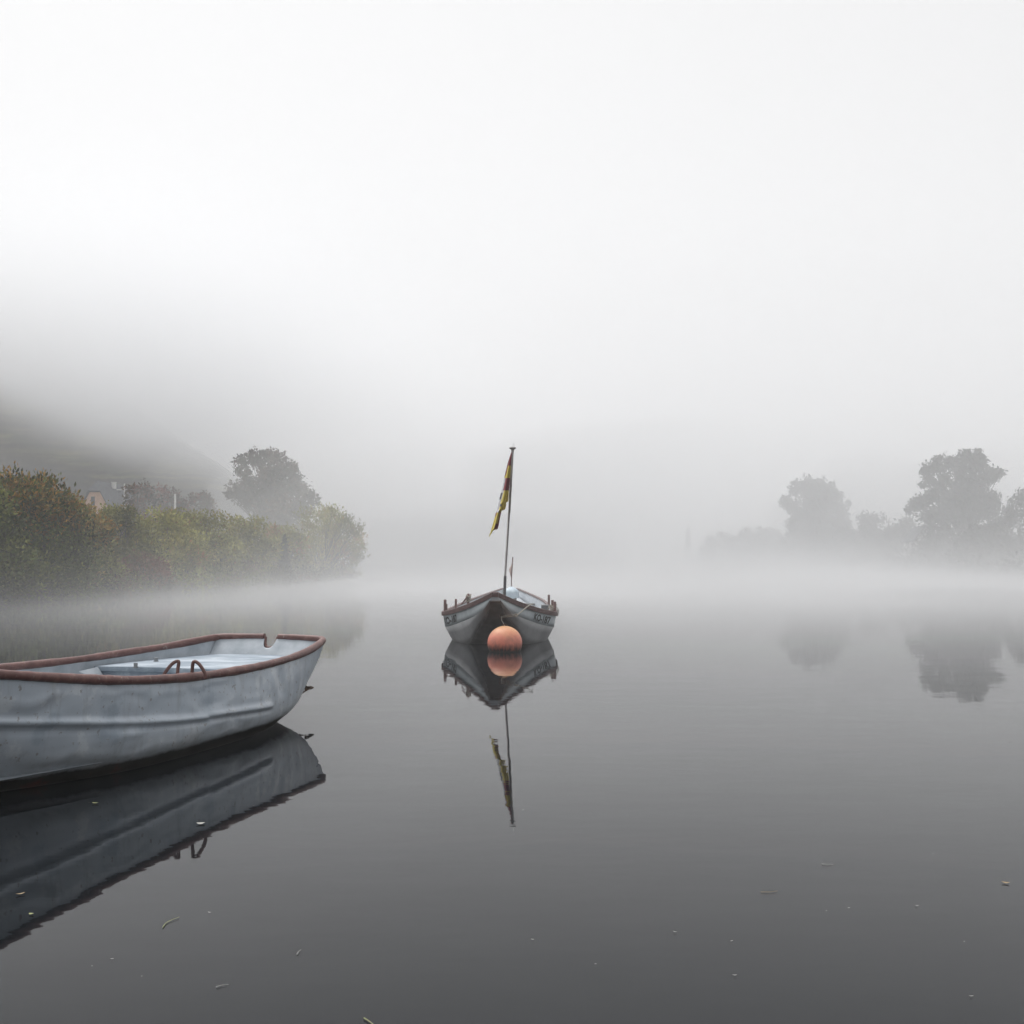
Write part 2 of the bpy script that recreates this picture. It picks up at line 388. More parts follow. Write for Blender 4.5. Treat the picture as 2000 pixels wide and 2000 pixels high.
def mist_density(nt, x, y, z, pos):
    d = math_(nt, 'POWER', 2.718, math_(nt, 'MULTIPLY', z, -1.05))
    d = math_(nt, 'ADD', d, math_(nt, 'MULTIPLY', math_(nt, 'POWER', 2.718, math_(nt, 'MULTIPLY', z, -4.0)), 2.0))
    d = math_(nt, 'MULTIPLY', d, rng_(nt, y, 9, 45)); d = math_(nt, 'MULTIPLY', d, rng_(nt, y, 290, 220))
    d = math_(nt, 'MULTIPLY', d, rng_(nt, pnoise(nt, pos, 0.06, (1, .6, 3)), 0.20, 0.75))
    d = math_(nt, 'MULTIPLY', d, math_(nt, 'ADD', math_(nt, 'MULTIPLY', rng_(nt, x, -17, -5), 0.85), 0.12))
    d = math_(nt, 'MULTIPLY', d, rng_(nt, z, 4.9, 3.0))
    return math_(nt, 'MULTIPLY', d, 0.095)
drift('mist', (-32, 8.8, -.2), (84, 300, 5), mist_density, 0.5)                     # low mist on the water
def slope_density(nt, x, y, z, pos):
    nz = pnoise(nt, pos, 0.03, (1, 1, 1.6))
    zb = math_(nt, 'ADD', math_(nt, 'MULTIPLY', x, -0.42), -8.4)                    # its underside climbs with the hill
    hgt = math_(nt, 'ADD', math_(nt, 'SUBTRACT', z, zb), math_(nt, 'MULTIPLY', math_(nt, 'SUBTRACT', nz, 0.5), 10.0))
    d = rng_(nt, hgt, -1.0, 9.0)
    d = math_(nt, 'MULTIPLY', d, rng_(nt, y, 112, 140)); d = math_(nt, 'MULTIPLY', d, rng_(nt, x, -5, -56)); d = math_(nt, 'MULTIPLY', d, rng_(nt, z, 58, 28))
    return math_(nt, 'MULTIPLY', d, 0.064)
def far_density(nt, x, y, z, pos):
    d = math_(nt, 'POWER', 2.718, math_(nt, 'MULTIPLY', z, -1 / 48))
    d = math_(nt, 'MULTIPLY', d, rng_(nt, y, 215, 400)); d = math_(nt, 'MULTIPLY', d, rng_(nt, z, 198, 60))
    return math_(nt, 'MULTIPLY', d, 0.012)
drift('fog_bank', (-426, 212, 0.3), (426, 652, 200), far_density, 0.6)             # thick fog closing the river beyond the trees
drift('fog_bank', (-260, 108, 3), (-6, 300, 86), slope_density, 0.35)              # lying on the upper vineyard slope

# ------------------------------------------------------------------ near grey rowing boat
T0 = np.array([-2.18, 10.13]); U = np.array([-0.30, -0.954]); V = np.array([0.954, -0.30])
def bw(s, w_, z): 
    p = T0 + s * U + w_ * V
    return np.array([p[0], p[1], z])
ST = [  # rim, rib line, bilge, bottom  (s, w, z)
 ((0.00, .55, .600), (0.24, .515, .280), (0.60, .47, .070), (0.92, .40, -.08)),
 ((0.50, .68, .555), (0.62, .655, .215), (0.88, .60, .030), (1.12, .50, -.10)),
 ((1.00, .775, .530), (1.04, .765, .190), (1.20, .70, .035), (1.35, .58, -.10)),
 ((1.50, .825, .515), (1.50, .840, .205), (1.58, .775, .040), (1.65, .62, -.11)),
 ((2.05, .855, .515), (2.05, .865, .235), (2.05, .805, .055), (2.05, .64, -.11)),
 ((2.62, .870, .530), (2.62, .875, .270), (2.60, .82, .070), (2.55, .63, -.11)),
 ((3.20, .860, .570), (3.18, .852, .325), (3.10, .79, .080), (3.00, .58, -.11)),
 ((3.70, .825, .630), (3.66, .790, .385), (3.50, .69, .095), (3.35, .48, -.10)),
 ((4.20, .765, .700), (4.12, .695, .445), (3.88, .55, .115), (3.70, .36, -.09)),
 ((4.75, .620, .775), (4.60, .520, .535), (4.25, .36, .150), (4.00, .22, -.07)),
 ((5.25, .360, .860), (5.05, .280, .630), (4.60, .18, .200), (4.30, .10, -.04)),
 ((5.60, .040, .930), (5.36, .030, .710), (4.85, .02, .250), (4.50, .012, .00)),
]
NT = 190
lines = [crom([s[k] for s in ST], NT) for k in range(4)]
tline = np.linspace(0, len(ST) - 1, NT)
def section(i, n=52):
    rim, rib, bil, bot = [L[i] for L in lines]
    up = (rim + rib) / 2 + np.array([0, 0.012, 0])
    lo_ = (rib * 0.5 + bil * 0.5) + np.array([0, 0.022, -0.012])
    kee = np.array([bot[0], 0, bot[2] - 0.03])
    return crom([rim, up, rib, lo_, bil, bot, kee], n)
SEC = np.array([section(i) for i in range(NT)])           # NT x n x 3 in (s, w, z)
NU = SEC.shape[1]
# dents and the pressed rib, pushed along w
def sstep(a, b, x):
    if a > b: return 1 - sstep(b, a, x)
    t = np.clip((x - a) / (b - a), 0, 1); return t * t * (3 - 2 * t)
un = np.linspace(0, 6, NU)[None, :].repeat(NT, 0); ss = SEC[:, :, 0]; zz = SEC[:, :, 2]
ribc = 2.0 + np.where(ss < 2.36, -0.085, 0.0)
prof = np.exp(-((un - ribc) / 0.14) ** 2) * 0.030 - np.exp(-((un - ribc - 0.30) / 0.13) ** 2) * 0.009
disp = prof * sstep(1.38, 1.50, ss) * (1 - sstep(4.15, 4.3, ss)) * np.where(np.abs(ss - 2.36) < 0.012, 0.4, 1)
def dent(s0, z0, rs, rz, depth, hard=0.6):
    sw = ss + .05 * np.sin(11 * zz + 5 * s0) + .03 * np.sin(17 * ss + 9 * zz); zw = zz + .022 * np.sin(8 * ss + 3 * z0) + .012 * np.sin(21 * ss)
    r = (np.abs((sw - s0) / rs) ** 2.6 + np.abs((zw - z0) / rz) ** 2.6) ** (1 / 2.6)
    return -0.95 * depth * (1 - sstep(hard * .8, 1.0, r))
drg = np.random.default_rng(21)
for (s0, z0, rs, rz, dp, hd) in [(2.3, .40, .34, .10, .013, .72), (2.75, .36, .26, .10, .011, .6), (3.25, .42, .30, .12, .012, .75), (1.22, .36, .10, .16, .016, .3),
        (1.38, .40, .06, .15, -.010, .2), (1.75, .40, .22, .09, .008, .7), (3.75, .50, .16, .07, .012, .3), (3.95, .55, .22, .05, -.008, .2), (3.0, .19, .5, .07, .008, .4),
        (2.0, .14, .4, .05, .007, .4), (3.6, .25, .3, .09, .010, .4), (0.95, .30, .12, .14, .010, .3), (2.45, .13, .3, .06, .006, .5)]:
    disp = disp + dent(s0, z0, rs, rz, dp, hd)
for k in range(26):
    disp = disp + dent(drg.uniform(1.0, 4.6), drg.uniform(.1, .6), drg.uniform(.06, .28), drg.uniform(.03, .12), drg.uniform(-.004, .006), drg.uniform(0, .7))
disp = disp + 0.005 * sstep(2.37, 2.35, ss) * (1 - sstep(2.6, 3.6, un)) * sstep(1.5, 2.3, ss)
disp = disp * sstep(0.05, 0.35, un)
SECN = SEC.copy(); SECN[:, :, 1] += disp
boat1_loc = (-2.9, 7.7, 0)
boat1 = thing('rowing_boat', boat1_loc, 'dented grey metal rowing boat with rust red tube rim and tread plate stern deck', 'rowing boat')
m = MB()
rows = []
for i in range(NT):
    near = [bw(*p) for p in SECN[i]]; far = [bw(p[0], -p[1], p[2]) for p in SEC[i][::-1][1:]]
    rows.append(near + far)
m.grid(rows, 0, flip=True)
# stern plate, raked and slightly crowned, with a round sculling notch
edge0 = SEC[0]; QW = np.concatenate([np.linspace(1, .125, 26), np.linspace(.115, -.115, 61), np.linspace(-.125, -1, 26)]); TOPN = None; rows = []
for j in range(NU - 8):
    s0, w0, z0 = edge0[j]; row = []
    for q in QW:
        wq = w0 * q; crown = 0.035 * (1 - q * q)
        zt = z0
        if j < 12:
            hw = 0.062
            notch = 0.090 * max(0, 1 - abs(wq / hw) ** 3.0) ** 0.5 if abs(wq) < hw else 0.0
            zt = z0 - notch * (1 - j / 12)
        sr = s0 if zt >= z0 - 1e-6 else float(np.interp(zt, edge0[:NU - 8, 2][::-1], edge0[:NU - 8, 0][::-1]))
        row.append(bw(sr - crown, wq, zt + 0.012 * (1 - q * q)))
    rows.append(row)
m.grid(rows, 0, flip=True)
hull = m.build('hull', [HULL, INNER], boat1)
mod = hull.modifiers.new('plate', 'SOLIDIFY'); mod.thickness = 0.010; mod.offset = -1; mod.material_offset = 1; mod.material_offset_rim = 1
# rim tube in two runs that end at the notch
rimc = lines[0]
def rim_pt(p, sg): return bw(p[0], sg * p[1], p[2] + 0.012)
def trans_top(q):
    s0, w0, z0 = edge0[0]; return bw(s0 - 0.035 * (1 - q * q), w0 * q, z0 + 0.012 * (1 - q * q) + 0.012)
run_n = [rim_pt(p, 1) for p in rimc[::-1]]
run_f = [rim_pt(p, -1) for p in rimc[::-1]]
m = MB()
def round_corner(run, qs):
    return [Vector(p) for p in run[:-2]] + [Vector(trans_top(q)) for q in qs]
def smooth_line(pts, it=2, a=0.5, span=9):
    pts = [Vector(p) for p in pts]
    for _ in range(it):
        new = pts[:]
        for i in range(1, len(pts) - 1): new[i] = pts[i] * (1 - a) + (pts[i - 1] + pts[i + 1]) * a / 2
        pts = new
    return pts
e_n = smooth_line(round_corner(run_n, np.linspace(0.985, 0.13, 30)), 5)
e_f = smooth_line(round_corner(run_f, np.linspace(-0.985, -0.13, 30)), 5)
rr_ = np.random.default_rng(3)
for e in (e_n, e_f):
    k = len(e); wob = 0.0018 * np.convolve(rr_.normal(size=k + 8), np.ones(9) / 3, 'valid')
    m.tube(e, [0.029 + float(w_) for w_ in wob], 14)
# the bent edge of the notch
arc = []
for a in np.linspace(0, math.pi, 25):
    wq = 0.062 * math.copysign(abs(math.cos(a)) ** .70, math.cos(a)); zc = edge0[0][2] + 0.020 - 0.096 * math.sin(a) ** 0.75
    arc.append(bw(edge0[0][0] - 0.030 + 0.9 * (edge0[0][2] - zc) * 0.35, wq, zc))
m.tube(arc, 0.015, 10)
rim = m.build('rim', RIM, boat1)
# stern deck box
def half_at(s, z):
    i = int(np.argmin(np.abs(lines[0][:, 0] - s))); S_ = SEC[i]; k = np.argsort(S_[:, 2]); return float(np.interp(z, S_[k, 2], S_[k, 1]))
m = MB(); DZ = 0.462; rows = []
svals = np.linspace(0.10, 1.36, 26)
for s in svals:
    hw = half_at(s, DZ) - 0.016
    rows.append([bw(s, hw * q, DZ + 0.008 * (1 - q * q)) for q in np.linspace(1, -1, 21)])
m.grid(rows, flip=True)
hw = half_at(1.36, DZ) - 0.016
lip = [[bw(1.36 + ds, (hw - inset) * q, DZ + 0.008 * (1 - q * q) + dz) for q in np.linspace(1, -1, 21)] for ds, dz, inset in ((0, 0, 0), (0.014, -0.004, 0), (0.018, -0.018, 0), (0.016, -0.04, 0), (-0.01, -0.046, 0), (-0.012, -0.10, .004), (-0.012, -0.36, .06))]
m.grid(lip, flip=True)
deck = m.build('stern_deck', DECK, boat1, angle=35)
# four upright lugs on the deck
Rb = Matrix(((U[0], V[0], 0), (U[1], V[1], 0), (0, 0, 1)))
for (px, py, z0) in ((265, 1304, DZ), (305, 1293, DZ), (489, 1312, DZ), (523, 1303, DZ)):
    d = (EYE - z0) * FPX / (py - HY); p = at(px, py, d); mm = MB()
    mm.box((p.x, p.y, z0 + 0.017), (0.008, 0.034, 0.042), Rb, bev=0.002); mm.box((p.x, p.y, z0 + 0.004), (0.03, 0.034, 0.006), Rb)
    mm.build('lug', STEEL, boat1, smooth=False)
# rivets under the rim on the inside of the stern plate
for q in (-0.55, -0.34, -0.17, 0.78, 0.9):
    p = bw(0.035 - 0.03 * (1 - q * q), 0.545 * q, 0.545); mm = MB(); mm.lathe(p, [(0.010, -0.004), (0.009, 0.002), (0.004, 0.006), (0.0002, 0.007)], 10, Rb @ Matrix.Rotation(R(90), 3, 'Y'))
    mm.build('rivet', STEEL, boat1)
# bench ahead of the deck with its knee
m = MB()
sb = 2.35; hwb = half_at(sb, 0.36) - 0.02
m.box(Vector(bw(sb, 0, 0.36)), (0.26, 2 * hwb, 0.03), Rb, bev=0.006)
m.build('bench', INNER, boat1, smooth=False)
m = MB()
pA, pB, pC = [Vector(bw(1.39, -.76, .445)), Vector(bw(1.62, -.76, .43)), Vector(bw(1.39, -.66, .30))]
m.add([pA, pB, pC, pA + Vector((0, 0, .012)), pB + Vector((0, 0, .012)), pC + Vector((.01, .01, .012))], [(0, 1, 2), (5, 4, 3), (0, 3, 4, 1), (1, 4, 5, 2), (2, 5, 3, 0)])
m.build('knee', INNER, boat1, smooth=False)
# floor of the boat
m = MB(); rows = []
for s in np.linspace(0.9, 4.6, 30):
    hw = max(0.05, half_at(s, 0.10) - 0.03) if s < 4.2 else max(.03, (4.7 - s) * .5)
    rows.append([bw(s, hw * q, 0.10) for q in np.linspace(1, -1, 9)])
m.grid(rows, flip=True); m.build('floor', INNER, boat1)
# rowlock: two curved horns on the near rim
m = MB()
def on_rim(px, py, d): return at(px, py, d)
dR = 7.45
for a_pt, b_pt, c_pt in (((320, 1318), (349, 1291), (346, 1318)), ((401, 1316), (378, 1292), (374, 1318))):
    A, B, C = [at(*q, dR) for q in (a_pt, b_pt, c_pt)]
    mid1 = A * 0.48 + B * 0.52 + Vector((0, 0, 0.022))
    pts = [Vector(p) for p in crom([A - Vector((0.0, 0, 0.03)), A, mid1, B, B * 0.4 + C * 0.6, C - Vector((0, 0, 0.03))], 26)]
    m.tube(smooth_line(pts, 2), 0.0115, 10)
m.build('rowlock', RIM, boat1)
# rusty mooring eye on the stern plate
m = MB()
tip = at(609, 1343, 9.76); b1 = at(584, 1338, 9.62); b2 = at(566, 1368, 9.44)
m.tube([b1, tip], 0.006, 8); m.tube([b2, at(596, 1350, 9.66), tip], 0.006, 8); m.tube([at(597, 1341, 9.7), at(597, 1350, 9.68)], 0.010, 8)
m.tube([at(600, 1344, 9.74), at(607, 1343, 9.78), at(613, 1343, 9.82)], [0.012, 0.016, 0.002], 10)
m.build('mooring_eye', RUST, boat1)

# ------------------------------------------------------------------ long moored boat
B0 = np.array([-0.246, 16.4]); BU = np.array([0.0165, 1.0]); BU /= np.linalg.norm(BU); BV = np.array([BU[1], -BU[0]])
def lw(s, w_, z): p = B0 + s * BU + w_ * BV; return np.array([p[0], p[1], z])
LS = [  # rim, upper chine, bottom chine
 ((0.00, .035, .845), (0.05, .070, .745), (0.07, .066, .735)),
 ((0.30, .195, .760), (0.28, .185, .590), (0.40, .150, .500)),
 ((0.65, .37, .675), (0.62, .335, .475), (0.80, .300, .270)),
 ((1.00, .52, .610), (0.97, .475, .400), (1.22, .430, .040)),
 ((1.60, .745, .525), (1.58, .695, .295), (1.75, .60, -.06)),
 ((2.15, .935, .470), (2.15, .89, .225), (2.30, .73, -.10)),
 ((3.30, .945, .462), (3.30, .90, .205), (3.30, .75, -.11)),
 ((4.70, .875, .480), (4.70, .84, .205), (4.70, .73, -.11)),
 ((7.40, .785, .490), (7.40, .74, .220), (7.30, .62, -.10)),
 ((9.60, .520, .555), (9.50, .48, .310), (9.20, .38, -.02)),
 ((11.30, .20, .640), (11.1, .19, .450), (10.7, .16, .20)),
]
NL = 120
def plin(k):
    P = crom([s[k] for s in LS], NL); 
    return P
LR, LC, LB = plin(0), plin(1), plin(2)
boat2 = thing('moored_boat', (-0.15, 20.5, 0), 'long grey flat bottomed boat with maroon gunwale moored bow on behind the orange buoy', 'boat')
m = MB()
for sg in (1, -1):
    fl = sg < 0
    mk = lambda A, Bq, n, bulge=0.0: [[lw(*( (a * (1 - t) + b_ * t) * np.array([1, sg, 1]) + np.array([0, sg * bulge * 4 * t * (1 - t), 0]))) for t in np.linspace(0, 1, n)] for a, b_ in zip(A, Bq)]
    m.grid(mk(LR, LC, 4), 0, flip=fl); m.grid(mk(LC, LB, 4), 1, flip=fl)
m.grid([[lw(b_[0], b_[1] * q, b_[2]) for q in np.linspace(1, -1, 9)] for b_ in LB], 2)
# small flat stem and stern
for A, Cq, Bq, fl in ((LR[0], LC[0], LB[0], True), (LR[-1], LC[-1], LB[-1], False)):
    m.grid([[lw(p[0], p[1] * q, p[2]) for q in np.linspace(1, -1, 5)] for p in (A, Cq, Bq)], 0, flip=fl)
h2 = m.build('hull', [H2_UP, H2_LOW, H2_BOT, H2_IN], boat2, smooth=True, angle=25)
md = h2.modifiers.new('plank', 'SOLIDIFY'); md.thickness = 0.022; md.offset = -1; md.material_offset = 3; md.material_offset_rim = 3
# gunwale: a square-edged strip all round
m = MB()
for sg in (1, -1):
    rows = []
    for i in range(NL):
        t = LR[min(i + 1, NL - 1)] - LR[max(i - 1, 0)]; t = np.array([t[0], t[1]]); t /= np.linalg.norm(t); nrm = np.array([-t[1], t[0]])
        prof_ = [(0.014, -0.062), (0.018, 0.004), (0.010, 0.012), (-0.040, 0.012), (-0.044, 0.002), (-0.044, -0.02)]
        rows.append([lw(LR[i][0] + nrm[0] * o_ * 1.0, sg * (LR[i][1] + nrm[1] * o_), LR[i][2] + z_) for o_, z_ in prof_])
    m.grid(rows, 0, flip=sg < 0)
p = LR[0]
m.grid([[lw(p[0] + ds, q * 0.045, p[2] + dz) for q in np.linspace(1, -1, 5)] for ds, dz in ((-0.016, -0.060), (-0.02, 0.004), (-0.012, 0.0125), (0.16, -0.02))])
m.build('gunwale', GUN, boat2, angle=40)
# floor, benches, side locker
m = MB(); m.grid([[lw(s, q * lerp(s, LB[:, 0], LB[:, 1]) * 0.97, 0.05 if s > 1.4 else 0.05 + (1.4 - s) * .5) for q in np.linspace(1, -1, 7)] for s in np.linspace(0.9, 9, 30)], flip=True)
m.build('floor', H2_LOW, boat2)
Rl = Matrix(((BV[0], BU[0], 0), (BV[1], BU[1], 0), (0, 0, 1)))
for s, zt in ((3.6, .27), (6.2, .30), (8.6, .36)):
    hw = lerp(s, LC[:, 0], LC[:, 1]); m = MB()
    m.box(Vector(lw(s, 0, zt)), (2 * hw, 0.28, 0.035), Rl, bev=0.006); m.build('bench', DARKGREY, boat2, smooth=False)
m = MB(); hw = lerp(5.0, LR[:, 0], LR[:, 1])
m.box(Vector(lw(3.2, hw - 0.10, 0.40)), (0.13, 0.36, 0.30), Rl, bev=0.01); m.build('side_locker', DARKGREY, boat2, smooth=False)
# thole pins
def pin(px, ytop, ybot, d, r=0.026, name='thole_pin', mt=None):
    mm = MB(); a, b_ = at(px, ytop, d), at(px, ybot, d)
    mm.tube([b_ - Vector((0, 0, .05)), b_, a - Vector((0, 0, .012)), a, a + Vector((0, 0, .0015))], [r, r, r, r * .85, r * .3], 10)
    return mm.build(name, mt or PINWOOD, boat2)
pin(869.3, 1171, 1196, 18.62, 0.024); pin(872.5, 1180, 1196, 18.60, 0.014); pin(890.4, 1170, 1187, 18.1, 0.019)
pin(1072, 1161.5, 1184, 20.8, 0.022); pin(1079, 1172, 1195, 18.75, 0.023); pin(1083.5, 1175, 1197, 18.6, 0.024)
# wrapped bitt with a leaning peg on the other side
pin(914.5, 1159.5, 1177, 17.45, 0.020, 'mooring_bitt')
m = MB(); m.tube([at(901.5, 1180, 17.4), at(913, 1165, 17.4)], 0.011, 8); m.build('peg', PINWOOD, boat2)
def coil(name, px, ytop, ybot, d, rad, turns, label, loose=None, thick=0.010):
    pts = []
    for k in range(turns * 14 + 1):
        a = 2 * math.pi * k / 14; f = k / (turns * 14)
        c = at(px, ytop + (ybot - ytop) * f, d)
        r_ = rad * (1 + 0.22 * math.sin(k * 1.3) + 0.12 * math.sin(k * 0.7))
        pts.append(c + Vector((math.cos(a) * r_, math.sin(a) * r_, 0.012 * math.sin(2.3 * a))))
    mm = MB(); mm.tube(pts, thick, 7)
    for l in loose or []: mm.tube([at(x, y, d - 0.05) for x, y in l], thick * .8, 6)
    base = at(px, ybot, d)
    return tag(mm.build(name, ROPE, loc=base), label, 'rope')
coil('rope_coil', 915.3, 1162.5, 1174, 17.45, 0.031, 5, 'pale rope wound round a short bitt beside the leaning peg on the moored boat')
coil('rope_coil', 1080.5, 1182, 1195, 18.65, 0.05, 4, 'frayed pale rope wound round the two pins beside the painted number',
     [[(1078, 1181), (1072, 1184), (1070, 1190), (1073, 1194)], [(1084, 1184), (1089, 1188), (1091, 1195), (1089, 1204)], [(1083, 1193), (1087, 1193.5), (1092, 1191)], [(1076, 1181), (1075, 1188), (1078, 1194), (1086, 1196.5)]], 0.009)
# number painted on both bows: letters that follow the plank
def letters(text, sg, s_a, s_b, name='registration_number'):
    cu = bpy.data.curves.new('number', 'FONT'); cu.body = text; cu.size = 1; cu.offset = 0.034; cu.resolution_u = 3
    to = bpy.data.objects.new('number_tmp', cu); col.objects.link(to)
    bpy.context.view_layer.update(); dg = bpy.context.evaluated_depsgraph_get()
    me = bpy.data.meshes.new_from_object(to.evaluated_get(dg)); bpy.data.objects.remove(to)
    co = np.array([v.co[:] for v in me.vertices]); x0, x1 = co[:, 0].min(), co[:, 0].max(); y0, y1 = co[:, 1].min(), co[:, 1].max()
    fs = [tuple(p.vertices) for p in me.polygons]; vs_ = []
    for x, y, _z in co:
        f = (x - x0) / (x1 - x0); t = 0.17 + 0.66 * (y - y0) / (y1 - y0)
        s = s_a + (s_b - s_a) * f
        # plank at this s: rim and chine by their own parameter
        i = np.interp(s, LR[:, 0], np.arange(NL)); 
        r_ = np.array([np.interp(i, np.arange(NL), LR[:, k]) for k in range(3)]); c_ = np.array([np.interp(i, np.arange(NL), LC[:, k]) for k in range(3)])
        r_ = r_ + (c_ - r_) * 0.24
        p = c_ * (1 - t) + r_ * t
        i2 = min(i + 1, NL - 1); tx = np.array([np.interp(i2, np.arange(NL), LR[:, k]) for k in range(2)]) - r_[:2] * 0 - np.array([np.interp(i, np.arange(NL), LR[:, k]) for k in range(2)])
        tx /= np.linalg.norm(tx) + 1e-9; n_ = np.array([-tx[1], tx[0]])
        vs_.append(lw(p[0] + n_[0] * 0.007, sg * (p[1] + n_[1] * 0.007), p[2]))
    mm = MB(); mm.add(vs_, fs); mm.build(name, LETTER, boat2, smooth=False)
letters('KO-187', 1, 1.20, 1.86); letters('KO-187', -1, 2.02, 1.40)
# iron ring at the stem and the mooring line to the buoy
m = MB(); c = at(979, 1205, 16.74)
m.tube([c + Vector((0.03 * math.cos(a), -0.02, 0.03 * math.sin(a))) for a in np.linspace(0, 2 * math.pi, 17)], 0.006, 8); m.tube([c + Vector((0, 0.09, .02)), c], 0.008, 8)
m.build('stem_ring', RUST, boat2)
m = MB()
m.tube(smooth_line([at(1041, 1181, 17.1), at(1038, 1177.5, 16.95), at(1030, 1185, 16.86), at(1020, 1193.5, 16.76), at(1011, 1201, 16.66)], 1), 0.0085, 8)
m.tube([at(1011, 1201, 16.66), at(1006, 1203.5, 16.62), at(998, 1204, 16.6), at(989, 1205, 16.62), at(979, 1206, 16.70)], 0.006, 8)
m.tube([at(1011, 1200, 16.66), at(1003, 1201, 16.6), at(994, 1201.5, 16.58), at(987, 1203, 16.60), at(979, 1204, 16.70)], 0.005, 8)
m.tube([at(1008 + 3 * math.cos(a), 1201.5 + 2.2 * math.sin(a), 16.60) for a in np.linspace(0, 6.28, 12)], 0.008, 7)
m.tube([at(979, 1206, 16.70), at(980, 1212, 16.62), at(984, 1219, 16.48), at(986, 1223.5, 16.36)], 0.005, 8)
tag(m.build('mooring_line', ROPE, loc=at(990, 1205, 16.6)), 'knotted pale mooring line from the maroon gunwale to the bow ring above the buoy', 'rope')

# ------------------------------------------------------------------ buoy
bc = at(986, 1256, 16.34); buoy = thing('mooring_buoy', (bc.x, bc.y, 0.0), 'round faded orange buoy floating before the bow with dark algae near the water', 'buoy')
m = MB(); prof_ = []
for k in range(41):
    a = math.pi * k / 40; prof_.append((max(0.0005, 0.252 * math.sin(a)), -0.250 * math.cos(a) + 0.003 * math.exp(-((a - math.pi / 2) / 0.03) ** 2)))
m.lathe(bc, prof_, 48); m.build('float', BUOY, buoy)
m = MB(); m.tube([bc + Vector((0.028 * math.cos(a), 0, 0.252 + 0.022 * math.sin(a))) for a in np.linspace(-0.3, math.pi + 0.3, 15)], 0.007, 8)
m.build('eyelet', RUST, buoy)

# ------------------------------------------------------------------ flagpole and flag on the moored boat
dP = 19.7
pole = thing('flagpole', at(984, 1200, dP), 'tall thin grey flagpole with a flat mushroom knob leaning above the moored boat', 'flagpole')
pb, pm, pt = at(983.7, 1212, dP), at(986.6, 1126, dP), at(1001.2, 876, dP)
m = MB(); m.tube([pm - (pm - pb) * .02, (pm + pt) / 2 + (pm - pt) * .0, at(994.6, 1002, dP), pt], [0.0195, 0.021, 0.0215, 0.023], 12); m.build('shaft', POLE, pole)
m = MB(); m.tube([pb, pm, pm + Vector((.001, 0, .012))], [0.026, 0.026, 0.018], 12); m.build('socket', POLE_D, pole)
m = MB(); m.lathe(pt - Vector((0, 0, .03)), [(0.022, -.04), (0.024, 0.0), (0.03, .012), (0.052, .024), (0.062, .036), (0.060, .046), (0.040, .056), (0.0005, .060)], 24); m.build('knob', POLE, pole)
m = MB(); m.tube([pt + Vector((0.003, 0, .02)), pt + Vector((0.012, 0, .09)), pt + Vector((0.018, 0, .12))], [0.006, 0.004, 0.001], 8); m.build('finial', F_WHI, pole)

# flag: limp cloth in folds, in photo rows (zoom px of the flag: left edge, right edge)
LE = [(885, 945), (890, 931), (906, 904), (935, 990), ]
def fl(y): return float(np.interp(y, [884, 888, 900, 915, 930, 945, 960, 980, 1000, 1020, 1040, 1048], [998.2, 996.8, 993, 989, 985.5, 983, 979.5, 974, 969, 964, 958, 955]))
def fr(y): return float(np.interp(y, [884, 900, 920, 940, 960, 980, 981, 990, 995, 998, 1005, 1015, 1025, 1033, 1036, 1040, 1048], [1000, 998.2, 997, 995.4, 994, 992.6, 989, 988, 986.5, 979.5, 978, 976, 974, 972, 962.5, 961, 955.5]))
m = MB(); NR, NC = 130, 26; FP = []
for i in range(NR):
    y = 884 + 164 * i / (NR - 1); a, b_ = fl(y), fr(y); row = []
    for j in range(NC):
        q = j / (NC - 1); fold = 0.075 * math.sin(q * 9.5 + 0.9 * i / NR + 0.4) * min(1, i / 25) * (0.4 + 0.6 * (1 - q)) + 0.03 * math.sin(q * 21 + i * 0.03)* min(1, i / 25)
        row.append(at(a + (b_ - a) * q, y, dP - 0.02 + fold))
    FP.append(row)
m.grid(FP)
def flag_mat(i, j):
    y = 884 + 164 * (i + .5) / (NR - 1); q = (j + .5) / (NC - 1); x = fl(y) + (fr(y) - fl(y)) * q
    ledge = x - fl(y)
    if y < 909.5: return 1 if y < 905 or True else 0
    if y < 934:
        return 1 if ledge < 2.2 and y < 928 else 0
    if y < 958: return 2 if ledge < 2.6 else 1
    if y < 985:
        if ledge < 4.6: return 3 if 963 < y < 976 and ledge < 2.8 else 2
        return 0
    if y < 1001:
        if ledge < 4.5: return 2
        if ledge < 7 and y < 990: return 3
        return 0
    if y < 1008: return 1 if ledge < 2 else (1 if fr(y) - x < 2.2 else 0)
    if y < 1022: return 1 if fr(y) - x < 2.2 else 0
    if y < 1034: return 1 if ledge > 4.5 else 0
    return 0
m.mi = [flag_mat(i, j) for i in range(NR - 1) for j in range(NC - 1)]
fo = m.build('flag', [F_YEL, F_RED, F_WHI, F_BLK], loc=at(995, 1000, dP))
tag(fo, 'limp yellow and dark red flag with a white strip hanging on the tall pole', 'flag')
md = fo.modifiers.new('cloth', 'SOLIDIFY'); md.thickness = 0.003

